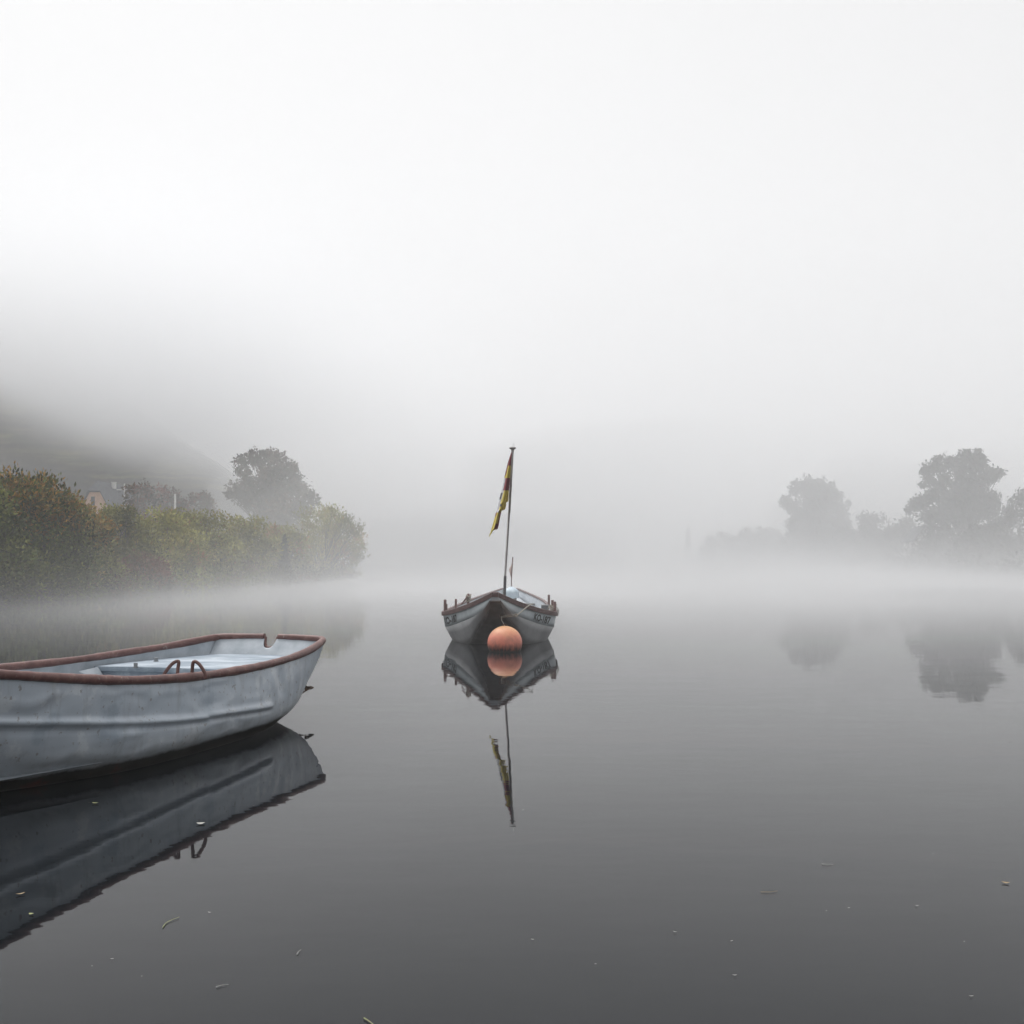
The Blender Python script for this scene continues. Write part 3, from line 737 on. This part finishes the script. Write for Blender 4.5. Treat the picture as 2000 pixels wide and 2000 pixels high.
# ------------------------------------------------------------------ covered motor and small staff at the stern
dS = 26.6
mo = thing('outboard_motor', at(999, 1172, dS), 'pale blue covered outboard motor standing at the far stern of the moored boat', 'motor')
c = at(999, 1158, dS); rows = []
for k in range(15):
    f = k / 14; zz_ = -0.12 + 0.27 * f; r_ = 0.178 * (1 - max(0, (f - .45) / .55) ** 2.2 * 0.92)
    rows.append([c + Vector((r_ * (1 if abs(math.cos(a)) < .0 else 1) * math.copysign(abs(math.cos(a)) ** .7, math.cos(a)), 1.25 * r_ * math.copysign(abs(math.sin(a)) ** .7, math.sin(a)), zz_ + 0.01 * math.sin(5 * a) * (1 - f))) for a in np.linspace(0, 2 * math.pi, 28, endpoint=False)])
m = MB(); m.grid(rows, close=True); m.add(rows[-1], [tuple(range(28))]); m.build('cover', COVER, mo)
m = MB(); m.box(c - Vector((-.01, 0, .21)), (0.22, 0.22, 0.2), bev=0.03); m.box(c - Vector((0, 0, .5)), (0.08, 0.12, 0.5), bev=0.02); m.build('leg', DARKGREY, mo)
st = thing('flagstaff', at(999, 1146, 27.0), 'short thin staff rising behind the pale blue motor cover at the stern', 'flagstaff')
m = MB(); m.tube([at(998.5, 1190, 27.0), at(999, 1130, 27.0), at(1001.6, 1088, 27.0)], [0.013, 0.013, 0.014], 8); m.build('shaft', PINWOOD, st)
m = MB(); rows = []
for i in range(14):
    y = 1098 + 31 * i / 13; r_ = float(np.interp(y, [1098, 1129], [1000.9, 999])); l_ = float(np.interp(y, [1098, 1106, 1113, 1120, 1129], [1000.2, 997.5, 994.2, 996, 998.6]))
    rows.append([at(l_ + (r_ - l_) * q, y, 27.0 + 0.02 * math.sin(6 * q + i * .3)) for q in np.linspace(0, 1, 6)])
m.grid(rows); po = m.build('pennant', F_PINK, loc=at(998, 1113, 27)); tag(po, 'small faded pink pennant hanging from the short stern staff', 'pennant')
md = po.modifiers.new('cloth', 'SOLIDIFY'); md.thickness = 0.004

# ------------------------------------------------------------------ vegetation
def leaves(C, Rd, n, size, cols, seed, up=0.0, aspect=0.5, droop=0.0, shell=0.55):
    """n leaves in ellipsoid clumps: C centres (k,3), Rd radii (k,3)"""
    g = np.random.default_rng(seed); C = np.asarray(C, float); Rd = np.asarray(Rd, float)
    wgt = Rd.prod(1) ** (2 / 3); k = g.choice(len(C), n, p=wgt / wgt.sum())
    dv = g.normal(size=(n, 3)); dv /= np.linalg.norm(dv, axis=1)[:, None]
    r = (shell + (1 - shell) * g.random(n)) * (0.78 + 0.32 * g.random(n)); r = np.where(g.random(n) < .3, r * g.random(n), r)
    far = g.random(n) < .22; r = np.where(far, 0.88 + .32 * g.random(n), r)
    # knobbly clumps: radius varies with direction
    lob = 1 + 0.22 * np.sin(dv[:, 0] * 5 + k) * np.sin(dv[:, 2] * 6 + 2 * k) + 0.12 * np.sin(dv[:, 1] * 9 + k * 3)
    ctr = C[k] + dv * Rd[k] * (r * lob)[:, None]
    ax = g.normal(size=(n, 3)) * np.where(far, .45, 1.0)[:, None] + dv * np.where(far, 1.3, .8)[:, None] + np.array([0, 0, up]); ax[:, 2] -= droop; ax /= np.linalg.norm(ax, axis=1)[:, None]
    nn = g.normal(size=(n, 3)) + np.array([0, 0, .5]); sd_ = np.cross(ax, nn); sd_ /= np.linalg.norm(sd_, axis=1)[:, None] + 1e-9
    L = size * (0.6 + 0.9 * g.random(n))[:, None]; W = L * aspect
    v = np.stack([ctr - ax * L * .5, ctr + sd_ * W * .5 - ax * L * .05, ctr + ax * L * .5, ctr - sd_ * W * .5 - ax * L * .05], 1).reshape(-1, 3)
    cols = np.asarray(cols, float); pw = cols[:, 3] / cols[:, 3].sum()
    # each clump leans to one colour, single leaves stray
    kc = g.choice(len(cols), len(C), p=pw); ci = np.where(g.random(n) < .72, kc[k], g.choice(len(cols), n, p=pw))
    cc = cols[ci, :3] * (0.82 + 0.36 * g.random(n))[:, None] * (0.62 + 0.76 * g.random(len(C)))[k][:, None]
    return v, cc

def leaf_object(name, v, cc, parent):
    n = len(v) // 4; o_ = np.array(parent.location)
    me = bpy.data.meshes.new(name)
    me.vertices.add(4 * n); me.loops.add(4 * n); me.polygons.add(n)
    me.vertices.foreach_set('co', (v - o_).astype(np.float32).ravel())
    me.loops.foreach_set('vertex_index', np.arange(4 * n, dtype=np.int32))
    me.polygons.foreach_set('loop_start', np.arange(0, 4 * n, 4, dtype=np.int32))
    me.update(calc_edges=True)
    at_ = me.color_attributes.new('leaf_colour', 'FLOAT_COLOR', 'POINT')
    at_.data.foreach_set('color', np.concatenate([cc, np.ones((n, 1))], 1).repeat(4, 0).astype(np.float32).ravel())
    me.materials.append(LEAF); me.validate()
    o = bpy.data.objects.new(name, me); col.objects.link(o); o.parent = parent; return o

def limbs(base, C, r0, seed, trunk_frac=0.45, nstem=1, name='trunk', parent=None, spread=0.3):
    g = np.random.default_rng(seed); mm = MB(); C = [Vector(c) for c in C]; base = Vector(base)
    top = max(c.z for c in C); cen = sum(C, Vector()) / len(C)
    if nstem == 1:
        fork = Vector((base.x * .6 + cen.x * .4, base.y * .6 + cen.y * .4, base.z + (top - base.z) * trunk_frac))
        spine = [Vector(p) for p in crom([base - Vector((0, 0, .4)), base, (base + fork) / 2 + Vector((g.normal() * .12, g.normal() * .12, 0)), fork, Vector((cen.x, cen.y, top - .1 * (top - base.z)))], 24)]
        mm.tube(spine, list(np.linspace(r0, r0 * .2, 24) + r0 * .5 * np.exp(-np.arange(24) / 2.0)), 9)
        for c in C:
            i = int(np.clip(np.interp(c.z, [base.z, top], [3, 21]) - 4 + g.integers(-2, 2), 4, 19)); a = spine[i]
            mid = a * .5 + c * .5 + Vector((g.normal() * .1, g.normal() * .1, .12 * (c - a).length))
            rr0 = r0 * (0.42 - 0.012 * i); mm.tube([a, a * .72 + mid * .28, mid, c], [rr0, rr0 * .8, rr0 * .5, rr0 * .15], 6)
    else:
        for c in C:
            a = base + Vector((g.normal() * spread, g.normal() * spread, -.2)); mid = a * .45 + c * .55 + Vector((g.normal() * .15, g.normal() * .15, .15 * (c - a).length))
            mm.tube([a, a * .6 + mid * .4, mid, c], [r0, r0 * .8, r0 * .55, r0 * .2], 6)
    return mm.build(name, BARK, parent)

def plant(name, cat, label, base, C, Rd, n, size, cols, seed, r0=0.08, nstem=1, group=None, crown='crown', stemname='trunk', **kw):
    root = thing(name, base, label, cat, group)
    v, cc = leaves(C, Rd, n, size, cols, seed, **kw); leaf_object(crown, v, cc, root)
    limbs(base, C, r0, seed, nstem=nstem, name=stemname, parent=root, spread=kw.get('spread', .3))
    return root

def dome(base, rx, ry, h, n, seed, rmin=.25, rmax=.42, low=0.12):
    """clump centres and radii filling a bush-shaped dome"""
    g = np.random.default_rng(seed); C, Q = [], []
    for k in range(n):
        th = g.uniform(0, 2 * math.pi); u_ = low + (1 - low) * g.random() ** 1.25; rad = math.sqrt(max(0.03, 1 - (u_ * .97) ** 2.4)) * (0.55 + .45 * g.random())
        r_ = g.uniform(rmin, rmax) * min(rx, h) * (1.15 - .45 * u_)
        C.append((base[0] + math.cos(th) * rad * (rx - r_ * .6), base[1] + math.sin(th) * rad * (ry - r_ * .6), base[2] + max(r_ * .7, u_ * (h - r_ * .8))))
        Q.append((r_, r_, r_ * g.uniform(.8, 1.15)))
    return C, Q

OLIVE = [(0.175, 0.175, 0.045, 4), (0.23, 0.22, 0.06, 3), (0.11, 0.12, 0.036, 3), (0.32, 0.23, 0.06, 1.4)]
GREEN = [(0.066, 0.088, 0.014, 5), (0.105, 0.125, 0.020, 4), (0.17, 0.18, 0.035, 2.4), (0.045, 0.05, 0.014, 2)]
AUTUMN = [(0.32, 0.17, 0.025, 4), (0.22, 0.15, 0.030, 4), (0.44, 0.25, 0.05, 1.8), (0.12, 0.125, 0.03, 3)]
RUSSET = [(0.155, 0.060, 0.038, 4), (0.12, 0.07, 0.040, 3), (0.10, 0.095, 0.035, 2)]
SAGE = [(0.29, 0.28, 0.07, 4), (0.22, 0.22, 0.06, 3), (0.36, 0.32, 0.085, 2), (0.33, 0.18, 0.07, 1.4)]
BROWN = [(0.085, 0.062, 0.045, 4), (0.11, 0.075, 0.05, 3), (0.065, 0.065, 0.042, 3)]  # browns lightened so the left-bank trees look paled by fog
DARK = [(0.040, 0.042, 0.034, 4), (0.055, 0.055, 0.042, 3), (0.03, 0.033, 0.026, 3)]

def bush(px, d, top, hw_px, cols, label, seed, n=7000, size=0.13, clumps=26, cat='shrub', name='shrub', aspect=.45, up=.5, group='shrubs along the bank', depth=1.0, base_z=0.25, mixtop=None):
    base = at(px, HY, d); base.z = base_z; h = at(px, top, d).z - base_z; rx = 1.22 * hw_px / FPX * d; clumps = int(clumps * 1.5); n = int(n * 1.35)
    C, Q = dome(base, rx, rx * depth, h, clumps, seed)
    if mixtop is None:
        return plant(name, cat, label, base, C, Q, n, size, cols, seed, r0=0.035, nstem=3, crown='foliage', stemname='stems', group=group, aspect=aspect, up=up)
    root = thing(name, base, label, cat, group)
    C = np.array(C); Q = np.array(Q); hi_ = C[:, 2] > base_z + h * .52
    v1, c1 = leaves(C, Q, int(n * .72), size, cols, seed, aspect=aspect, up=up); v2, c2 = leaves(C[hi_], Q[hi_] * 1.04, int(n * .28), size, mixtop, seed + 1, aspect=aspect, up=up)
    leaf_object('foliage', np.concatenate([v1, v2]), np.concatenate([c1, c2]), root)
    limbs(base, C, 0.04, seed, nstem=3, name='stems', parent=root); return root

bush(-55, 35.5, 930, 120, GREEN, 'dark green bush cut off by the picture edge beside the orange tipped bush', 101, 14000, .15, 34)
bush(55, 38, 922, 115, GREEN, 'big dark green bush with orange and yellow autumn tips at the bank edge', 102, 30000, .14, 60, mixtop=AUTUMN)
bush(150, 43, 975, 75, OLIVE, 'green bush with some yellow leaves just below the peach gabled house', 103, 17000, .14, 40, mixtop=AUTUMN)
bush(140, 40.5, 1092, 48, RUSSET, 'low russet bush at the waterline under the orange tipped bush', 104, 5500, .11, 20)
bush(232, 50, 985, 72, OLIVE, 'olive bush with loose leafy top below the thin pale pole', 105, 14000, .15, 36)
bush(268, 47.5, 1075, 60, RUSSET, 'reddish brown low bush leaning over the water', 106, 6000, .12, 22)
bush(318, 56, 990, 72, SAGE, 'pale sage green bush in front of the short white post', 107, 13000, .16, 34)
bush(402, 61, 988, 70, SAGE, 'yellowish sage bush between the white post and the tall round tree', 108, 12000, .17, 32)
bush(360, 58, 1088, 60, OLIVE, 'low olive bush reaching the misty waterline beneath the white post', 109, 5000, .14, 20)
bush(478, 66, 1003, 66, SAGE, 'sage bush with a few orange leaves standing before the round tree', 110, 10000, .18, 30)
bush(470, 64, 1092, 50, RUSSET, 'low brownish bush in mist below the round tree', 111, 3800, .15, 18)
bush(548, 70, 1022, 55, SAGE, 'pale bush beside the small dark conifer in the mist', 112, 8000, .19, 26)
# small dark conifer
b_ = at(556, HY, 66.5); b_.z = .2
C, Q = [], []
for k in range(16):
    f = k / 15; C.append((b_.x + .16 * math.sin(k * 2.4) * (1 - f), b_.y + .16 * math.cos(k * 2.4) * (1 - f), .35 + 2.35 * f)); q_ = .48 * (1 - f * .72); Q.append((q_, q_, .28))
plant('conifer', 'tree', 'small dark narrow conifer between pale bushes at the misty bank', b_, C, Q, 2600, .16, DARK, 113, r0=.05, crown='crown', aspect=.35, droop=.3)
# willow bush at the end of the bank
def px_clumps(lst, x0, y0, k, d, seed, dz=.7, spread=None):
    g = np.random.default_rng(seed); C, Q = [], []
    for (zx, zy, zr) in lst:
        r_ = zr / k / FPX * d; p = at(x0 + zx / k, y0 + zy / k, d)
        depth = (spread or 1.0) * g.uniform(-1, 1)
        p = at(x0 + zx / k, y0 + zy / k, d + depth); C.append(tuple(p)); Q.append((r_ * 1.22, r_ * 1.22, r_ * 1.15))
        for _ in range(2):
            o = g.normal(size=3) * r_ * .62; C.append((p[0] + o[0], p[1] + o[1] * 1.6, p[2] + o[2] * .8)); k_ = r_ * g.uniform(.5, .75); Q.append((k_, k_, k_))
    return C, Q
tip = [(1300, 790, 90), (1400, 800, 95), (1510, 870, 90), (1590, 940, 85), (1640, 1010, 70), (1650, 1100, 70), (1630, 1180, 70), (1580, 1260, 60), (1300, 950, 150), (1450, 1000, 150), (1500, 1150, 130),
       (1350, 1150, 150), (1400, 1300, 120), (1250, 1320, 120), (1530, 1345, 75), (1180, 1180, 120), (1200, 1000, 120), (1120, 1330, 100), (1320, 1400, 80)]
C, Q = px_clumps(tip, 360, 840, 4.83, 76, 31, spread=1.7); b_ = at(630, HY, 76); b_.z = .2
plant('willow_shrub', 'shrub', 'wide feathery willow bush at the outer end of the bank, fading into mist', b_, C, Q, 15000, .24, SAGE, 114, r0=.05, nstem=4, crown='foliage', stemname='stems', aspect=.22, up=1.0)
bush(652, 75, 1120, 34, DARK, 'low dark tuft touching the water at the end of the bank', 115, 1500, .16, 10)
# tall round tree behind
lt = [(700, 255, 75), (800, 255, 65), (880, 265, 75), (620, 275, 45), (565, 330, 60), (940, 340, 75), (510, 395, 45), (600, 400, 34), (800, 385, 80), (890, 450, 80), (1000, 400, 65), (1050, 470, 70), (480, 555, 75), (560, 600, 85),
      (680, 550, 95), (800, 560, 105), (950, 560, 115), (1080, 590, 95), (1175, 630, 65), (440, 610, 45), (620, 680, 75), (760, 720, 95), (900, 730, 105), (1040, 740, 95), (1150, 740, 75), (820, 860, 110), (960, 860, 110), (700, 330, 45), (770, 470, 50), (640, 480, 45)]
C, Q = px_clumps(lt, 360, 840, 4.83, 92, 32, spread=2.6); b_ = at(535, HY, 92); b_.z = .9
plant('round_tree', 'tree', 'tall round headed tree with sky gaps rising behind the pale bushes', b_, C, Q, 16000, .26, BROWN + [(0.085, 0.08, 0.055, 4)], 116, r0=.30, aspect=.5)
# dark autumn trees by the houses
for (px, d, top, hw_, lab, sd_) in ((272, 84, 938, 48, 'dark reddish brown tree standing just beyond the peach gabled house', 117), (330, 87, 948, 42, 'dark brown tree directly behind the short white post', 118),
                                  (392, 90, 956, 40, 'smaller dark brown tree nearest to the tall round tree', 119), (105, 110, 950, 26, 'small yellowish tree between the slate roof and the peach house', 120)):
    b_ = at(px, HY, d); b_.z = 1.0; h = at(px, top, d).z - 1; rx = hw_ / FPX * d
    C, Q = dome((b_.x, b_.y, b_.z + h * .12), rx * 1.25, rx, h * .88, 40, sd_, .27, .42, low=.03)
    plant('autumn_tree', 'tree', lab, b_, C, Q, 8000, .22, (SAGE if sd_ == 120 else BROWN + RUSSET[:1]), sd_, r0=.16, aspect=.5)

# right bank
rt = [(940, 420, 75), (1060, 360, 85), (1180, 330, 60), (1320, 275, 68), (1430, 310, 75), (1495, 345, 45), (1400, 420, 120), (1540, 440, 55), (1680, 445, 42), (1615, 490, 45), (935, 520, 50), (1100, 500, 60), (1030, 590, 75), (1150, 560, 34), (1330, 560, 100),
      (1450, 540, 85), (870, 575, 34), (960, 700, 65), (880, 750, 75), (780, 805, 60), (720, 845, 34), (1090, 740, 85), (1280, 720, 85), (1400, 700, 110), (1240, 850, 105), (1100, 880, 105), (950, 900, 100), (1380, 860, 110), (1500, 700, 70), (1240, 420, 70), (1230, 620, 42)]
C, Q = px_clumps(rt, 1640, 840, 5.37, 108, 33, spread=2.6); b_ = at(1885, HY, 108); b_.z = .6
plant('poplar_tree', 'tree', 'tallest broad tree on the far shore with gaps of sky in its crown', b_, C, Q, 17000, .30, DARK, 201, r0=.34, aspect=.55)
r2 = [(1500, 480, 95), (1620, 490, 90), (1400, 520, 85), (1700, 540, 85), (1780, 590, 70), (1560, 600, 130), (1700, 680, 110), (1270, 630, 55), (1330, 700, 50), (1820, 700, 70), (1860, 780, 55), (1480, 720, 110), (1620, 800, 120), (1750, 820, 100),
      (1400, 790, 60), (1320, 870, 60), (1450, 880, 100), (1580, 930, 110), (1720, 930, 110), (1850, 890, 80), (1340, 940, 60)]
C, Q = px_clumps(r2, 1300, 860, 5.37, 142, 34, spread=3.0); b_ = at(1598, HY, 142); b_.z = .6
plant('round_tree', 'tree', 'full round tree on the far shore, standing alone above lower trees', b_, C, Q, 12000, .36, DARK, 202, r0=.36, aspect=.55)
for (px, d, top, hw_, lab, sd_, nm) in (
        (1990, 100, 950, 48, 'broad dark tree beside the tallest tree at the picture edge', 203, 'shore_tree'), (1945, 106, 955, 38, 'rounded tree tucked under the side of the tallest tree', 204, 'shore_tree'),
        (2060, 96, 958, 50, 'dark tree partly cut by the picture edge beyond the tallest tree', 213, 'shore_tree'),
        (1705, 130, 992, 42, 'low twin topped tree between the round tree and the tallest tree', 205, 'shore_tree'), (1762, 124, 1006, 46, 'low rounded tree beside the pale shed on the far shore', 206, 'shore_tree'),
        (1850, 103, 1022, 60, 'spreading low bush under the tallest tree', 207, 'shore_bush'), (1920, 98, 1025, 60, 'dark low bush under the tree at the picture edge', 208, 'shore_bush'),
        (1640, 136, 1028, 50, 'low bush at the foot of the full round tree', 209, 'shore_bush'), (1560, 150, 1040, 40, 'hazy low bush before the round tree, towards the small tree row', 214, 'shore_bush'),
        (1498, 176, 1030, 34, 'small hazy tree next to the full round tree', 210, 'shore_tree'), (1452, 185, 1030, 26, 'small hazy tree in the middle of the fading row', 211, 'shore_tree'),
        (1405, 198, 1038, 32, 'faint small tree closest to the lone narrow cypress', 212, 'shore_tree')):
    b_ = at(px, HY, d); b_.z = .5; h = at(px, top, d).z - .5; rx = hw_ / FPX * d
    C, Q = dome(b_, rx * 1.3, rx, h, 44, sd_, .26, .42, low=.02)
    plant(nm, 'tree' if nm == 'shore_tree' else 'bush', lab, b_, C, Q, 7500, .30 * d / 110, DARK, sd_, r0=.15, aspect=.55)
b_ = at(1344, HY, 225); b_.z = .5; C, Q = [], []
for k in range(14):
    f = k / 13; r_ = .62 * (1 - .55 * f ** 3); C.append((b_.x + .1 * math.sin(k * 2), b_.y + .1 * math.cos(k * 2), .9 + 6.6 * f)); Q.append((r_, r_, .7))
plant('cypress', 'tree', 'lone narrow cypress at the faint end of the far shore', b_, C, Q, 2600, .4, DARK, 215, r0=.12, aspect=.4, up=1)
# low growth along the far shore's edge
g = np.random.default_rng(5); C, Q = [], []
for y in np.linspace(80, 262, 80):
    r_ = g.uniform(.6, 1.3); C.append((shore_r(y) + g.uniform(.6, 3), y, .5 + r_ * .4)); Q.append((r_ * 1.3, r_ * 1.3, r_))
root_v, root_c = leaves(C, Q, 16000, .34, DARK, 55, aspect=.5)
um = thing('undergrowth_holder', (34, 170, 0), None, None); uo = leaf_object('undergrowth', root_v, root_c, um); uo.parent = None; uo.location = um.location; bpy.data.objects.remove(um); tag(uo, kind='stuff')
g = np.random.default_rng(6); C, Q = [], []
for y in np.linspace(30, 80, 110):
    r_ = g.uniform(.3, .7); C.append((shore_l(y) - g.uniform(-.45, 1.2), y, .15 + r_ * .4)); Q.append((r_ * 1.3, r_ * 1.3, r_))
v_, c_ = leaves(C, Q, 24000, .14, RUSSET + GREEN + DARK, 56, aspect=.4, up=.4)
um = thing('undergrowth_holder', (-14, 55, 0), None, None); uo = leaf_object('undergrowth', v_, c_, um); uo.parent = None; uo.location = um.location; bpy.data.objects.remove(um); tag(uo, kind='stuff')

# ------------------------------------------------------------------ houses, posts
def house(px, d, zr, w_, depth, eave, pitch_top, label, wall, roof, win, hip=0.0, rot=0.0, chim=None, name='house'):
    c = at(px, HY, d); base = Vector((c.x, c.y, 1.6)); root = thing(name, base, label, 'house')
    M = Matrix.Rotation(rot, 3, 'Z'); T = lambda x, y, z: base + M @ Vector((x, y, z - 1.6))
    hwid = w_ / 2; hx = hip * hwid; zh = eave + (zr - eave) * (1 - hip)
    m = MB()
    prof_ = [(-hwid, .5), (hwid, .5), (hwid, eave), (hx, zh), (-hx, zh), (-hwid, eave)]
    fr_ = [T(x, 0, z) for x, z in prof_]; bk = [T(x, depth, z) for x, z in prof_]
    n = len(prof_); m.add(fr_ + bk, [tuple(range(n)), tuple(reversed(range(n, 2 * n)))] + [(i, i + n, (i + 1) % n + n, (i + 1) % n) for i in range(n)])
    m.build('wall', wall, root, smooth=False)
    m = MB(); o_ = .22; th = .16
    rdg = [T(0, hip * 2.2, zr + .05), T(0, depth + o_, zr + .05)]
    for sg in (-1, 1):
        e0, e1 = T(sg * (hwid + o_), -o_, eave - .15), T(sg * (hwid + o_), depth + o_, eave - .15); h0 = T(sg * (hx + .08), -o_, zh + .08)
        q = [e0, h0, rdg[0], rdg[1], e1]; up_ = [p + Vector((0, 0, th)) for p in q]
        m.add(q + up_, [(0, 1, 2, 3, 4), (9, 8, 7, 6, 5)] + [(i, i + 5, (i + 1) % 5 + 5, (i + 1) % 5) for i in range(5)])
    if hip > 0:
        q = [T(-hx - .08, -o_, zh + .10), T(hx + .08, -o_, zh + .10), T(0, hip * 2.2, zr + .07)]; up_ = [p + Vector((0, 0, th)) for p in q]
        m.add(q + up_, [(0, 1, 2), (5, 4, 3)] + [(i, i + 3, (i + 1) % 3 + 3, (i + 1) % 3) for i in range(3)])
    ro = m.build('roof', roof, root, smooth=False)
    for (x, z, ww, hh) in win:
        m = MB(); m.box(T(x, -.02, z), (ww, .10, hh), M); m.build('window', WINDOWM, root, smooth=False)
        m = MB(); m.box(T(x, -.05, z - hh / 2 - .05), (ww + .2, .16, .08), M); m.build('sill', WHITEW, root, smooth=False)
    for (x, y, h, mt) in chim or []:
        m = MB(); m.box(T(x, y, zr + h / 2 - .5), (.40, .40, h), M, bev=.02); m.box(T(x, y, zr + h - .45), (.46, .46, .08), M); m.build('chimney', mt, root, smooth=False)
    return root
house(185, 128, 10.3, 6.2, 7, 4.8, 0, 'small house with peach plaster gable and half hipped slate roof above the bushes', PLASTER, SLATE, [(-.2, 8.2, .42, 1.0), (-1.4, 7.0, .5, 1.0), (1.3, 6.6, .5, 1.0)], hip=.2, rot=R(-8), chim=[(.5, 3.5, .7, WHITEW), (-1.9, 5.5, .3, BRICK)])
house(82, 131, 9.9, 7.5, 9, 7.4, 0, 'house with long slate roof half hidden behind the orange tipped bush', WHITEW, SLATE, [(-1, 6, .8, 1.1), (1.4, 6, .8, 1.1)], rot=R(72))
house(1809, 106.5, 4.5, 2.2, 3.0, 3.3, 0, 'pale little shed glimpsed among the low trees on the far shore', WHITEW, SLATE, [(-.3, 2.6, .4, .5)], name='shed')
for (px, d, ytop, r_, lab) in ((342, 82, 965, .07, 'short white post standing up out of the sage bushes'), (243, 96, 945, .06, 'thin pale pole before the dark reddish brown tree')):
    p = at(px, ytop, d); m = MB()
    m.tube([(p.x, p.y, .8), (p.x, p.y, p.z - .1), (p.x, p.y, p.z), (p.x, p.y, p.z + .03)], [r_, r_, r_ * .9, r_ * .3], 10)
    if r_ < .065: m.box((p.x, p.y, p.z - .5), (1.3, .06, .06))
    tag(m.build('post', WHITEW, loc=(p.x, p.y, .8)), lab, 'post')
p = at(1215, 1097, 128); m = MB(); m.tube([(p.x, p.y, -.5), (p.x, p.y, 1.1), (p.x, p.y, 1.55), (p.x, p.y, 1.6)], [.16, .16, .13, .03], 10)
tag(m.build('channel_post', H2_LOW, loc=(p.x, p.y, 0)), 'tiny dark channel post alone in the open misty river', 'post')
p = water_at(731, 1133); m = MB()
m.tube([p + Vector((-.75, .1, .0)), p + Vector((-.3, 0, .07)), p + Vector((.15, .05, .05)), p + Vector((.6, .1, .10)), p + Vector((.95, .1, .04))], [.03, .06, .05, .07, .02], 8)
m.tube([p + Vector((.1, .05, .05)), p + Vector((.3, .1, .2))], [.03, .01], 6)
tag(m.build('drift_log', BARK, loc=p), 'dark drifting branch lying on the water off the end of the bank', 'branch')

# ------------------------------------------------------------------ leaves and stalks afloat
PALE = simple('pale_dead_leaf', (0.26, 0.26, 0.24), (0.42, 0.42, 0.39), 30, .7)
GREENY = simple('yellow_green_stalk', (0.22, 0.24, 0.10), (0.34, 0.35, 0.17), 30, .7)
TAN = simple('tan_dead_leaf', (0.24, 0.17, 0.09), (0.36, 0.28, 0.16), 30, .7)
def float_leaf(px, py, wpx, ang, mt, label, group=None, slim=.35, name='floating_leaf'):
    p = water_at(px, py); L = wpx / FPX * p.y * (0.8 if group else 1.0); n = 9; m = MB(); rows = []
    ca, sa = math.cos(R(ang)), math.sin(R(ang))
    for k in range(n):
        t = k / (n - 1) * 2 - 1; hw_ = L * .5 * slim * max(0.04, (1 - abs(t) ** 2.2)); 
        rows.append([(p.x + ca * t * L / 2 - sa * q * hw_, p.y + sa * t * L / 2 + ca * q * hw_, .004 + .10 * L * t * t + .04 * L * abs(q)) for q in (-1, 0, 1)])
    m.grid(rows, flip=True); o = m.build(name, mt, loc=p); tag(o, label, 'leaf', group); return o
float_leaf(392, 1610, 17, 5, PALE, 'bright white oval leaf floating in the dark reflection of the rowing boat', slim=.9)
float_leaf(61, 1787, 11, -20, GREENY, 'yellow green leaf floating at the edge of the rowing boat reflection', slim=.8)
float_leaf(40, 1748, 18, 40, TAN, 'brownish curled leaf floating within the rowing boat reflection', slim=.35)
float_leaf(186, 1570, 13, 0, GREENY, 'dull green leaf floating close to the rowing boat hull', slim=.5)
float_leaf(1964, 1726, 15, -25, TAN, 'tan leaf floating alone by the far side of the open water', slim=.6)
G = 'tiny pale leaf specks on the open water'
for (px, py, wd, an) in ((219, 1875, 9, 0), (180, 1889, 4, 0), (277, 1909, 4, 10), (409, 1784, 9, -20), (495, 1575, 5, 0), (1040, 1837, 9, -25), (1163, 1885, 5, 0), (1614, 1781, 4, 0), (1658, 1775, 6, -10), (1791, 1771, 10, 10), (1318, 1822, 10, -30),
                        (1429, 1840, 8, 20), (1435, 1907, 11, 0), (1897, 1948, 11, 0), (1022, 1583, 5, -10), (859, 1527, 4, 0), (1822, 1669, 4, 0), (1883, 1841, 4, 0), (174, 1569, 4, 0), (1360, 1420, 5, 0), (1973, 1448, 8, 0)):
    float_leaf(px, py, wd, an, PALE, 'tiny pale leaf speck floating on the open grey water', G, slim=.3)
def stalk(pts, r_, mt, label, name='floating_stalk'):
    P_ = [water_at(*q) + Vector((0, 0, .004)) for q in pts]; m = MB(); m.tube([Vector(p) for p in crom(P_, 14)], list(np.linspace(r_, r_ * .4, 14)), 6)
    tag(m.build(name, mt, loc=P_[len(P_) // 2]), label, 'stalk')
stalk([(318, 1813), (324, 1805), (335, 1799), (350, 1793)], .0019, GREENY, 'curved yellow green stalk floating below the rowing boat reflection')
stalk([(580, 1866), (583, 1861), (588, 1857)], .0016, PALE, 'short pale curved stalk floating alone on the grey water')
stalk([(422, 1930), (432, 1927), (446, 1925)], .0015, PALE, 'thin straight pale stalk floating below the curved green stalk')
stalk([(711, 1991), (719, 1996), (730, 2004)], .0021, GREENY, 'green stalk cut by the bottom edge of the picture')
stalk([(1605, 1689), (1614, 1690), (1627, 1690)], .0017, PALE, 'level pale straw floating in the middle of the open water')
stalk([(1486, 1744), (1505, 1744), (1518, 1742)], .0015, TAN, 'faint tan straw floating beside the level pale straw')
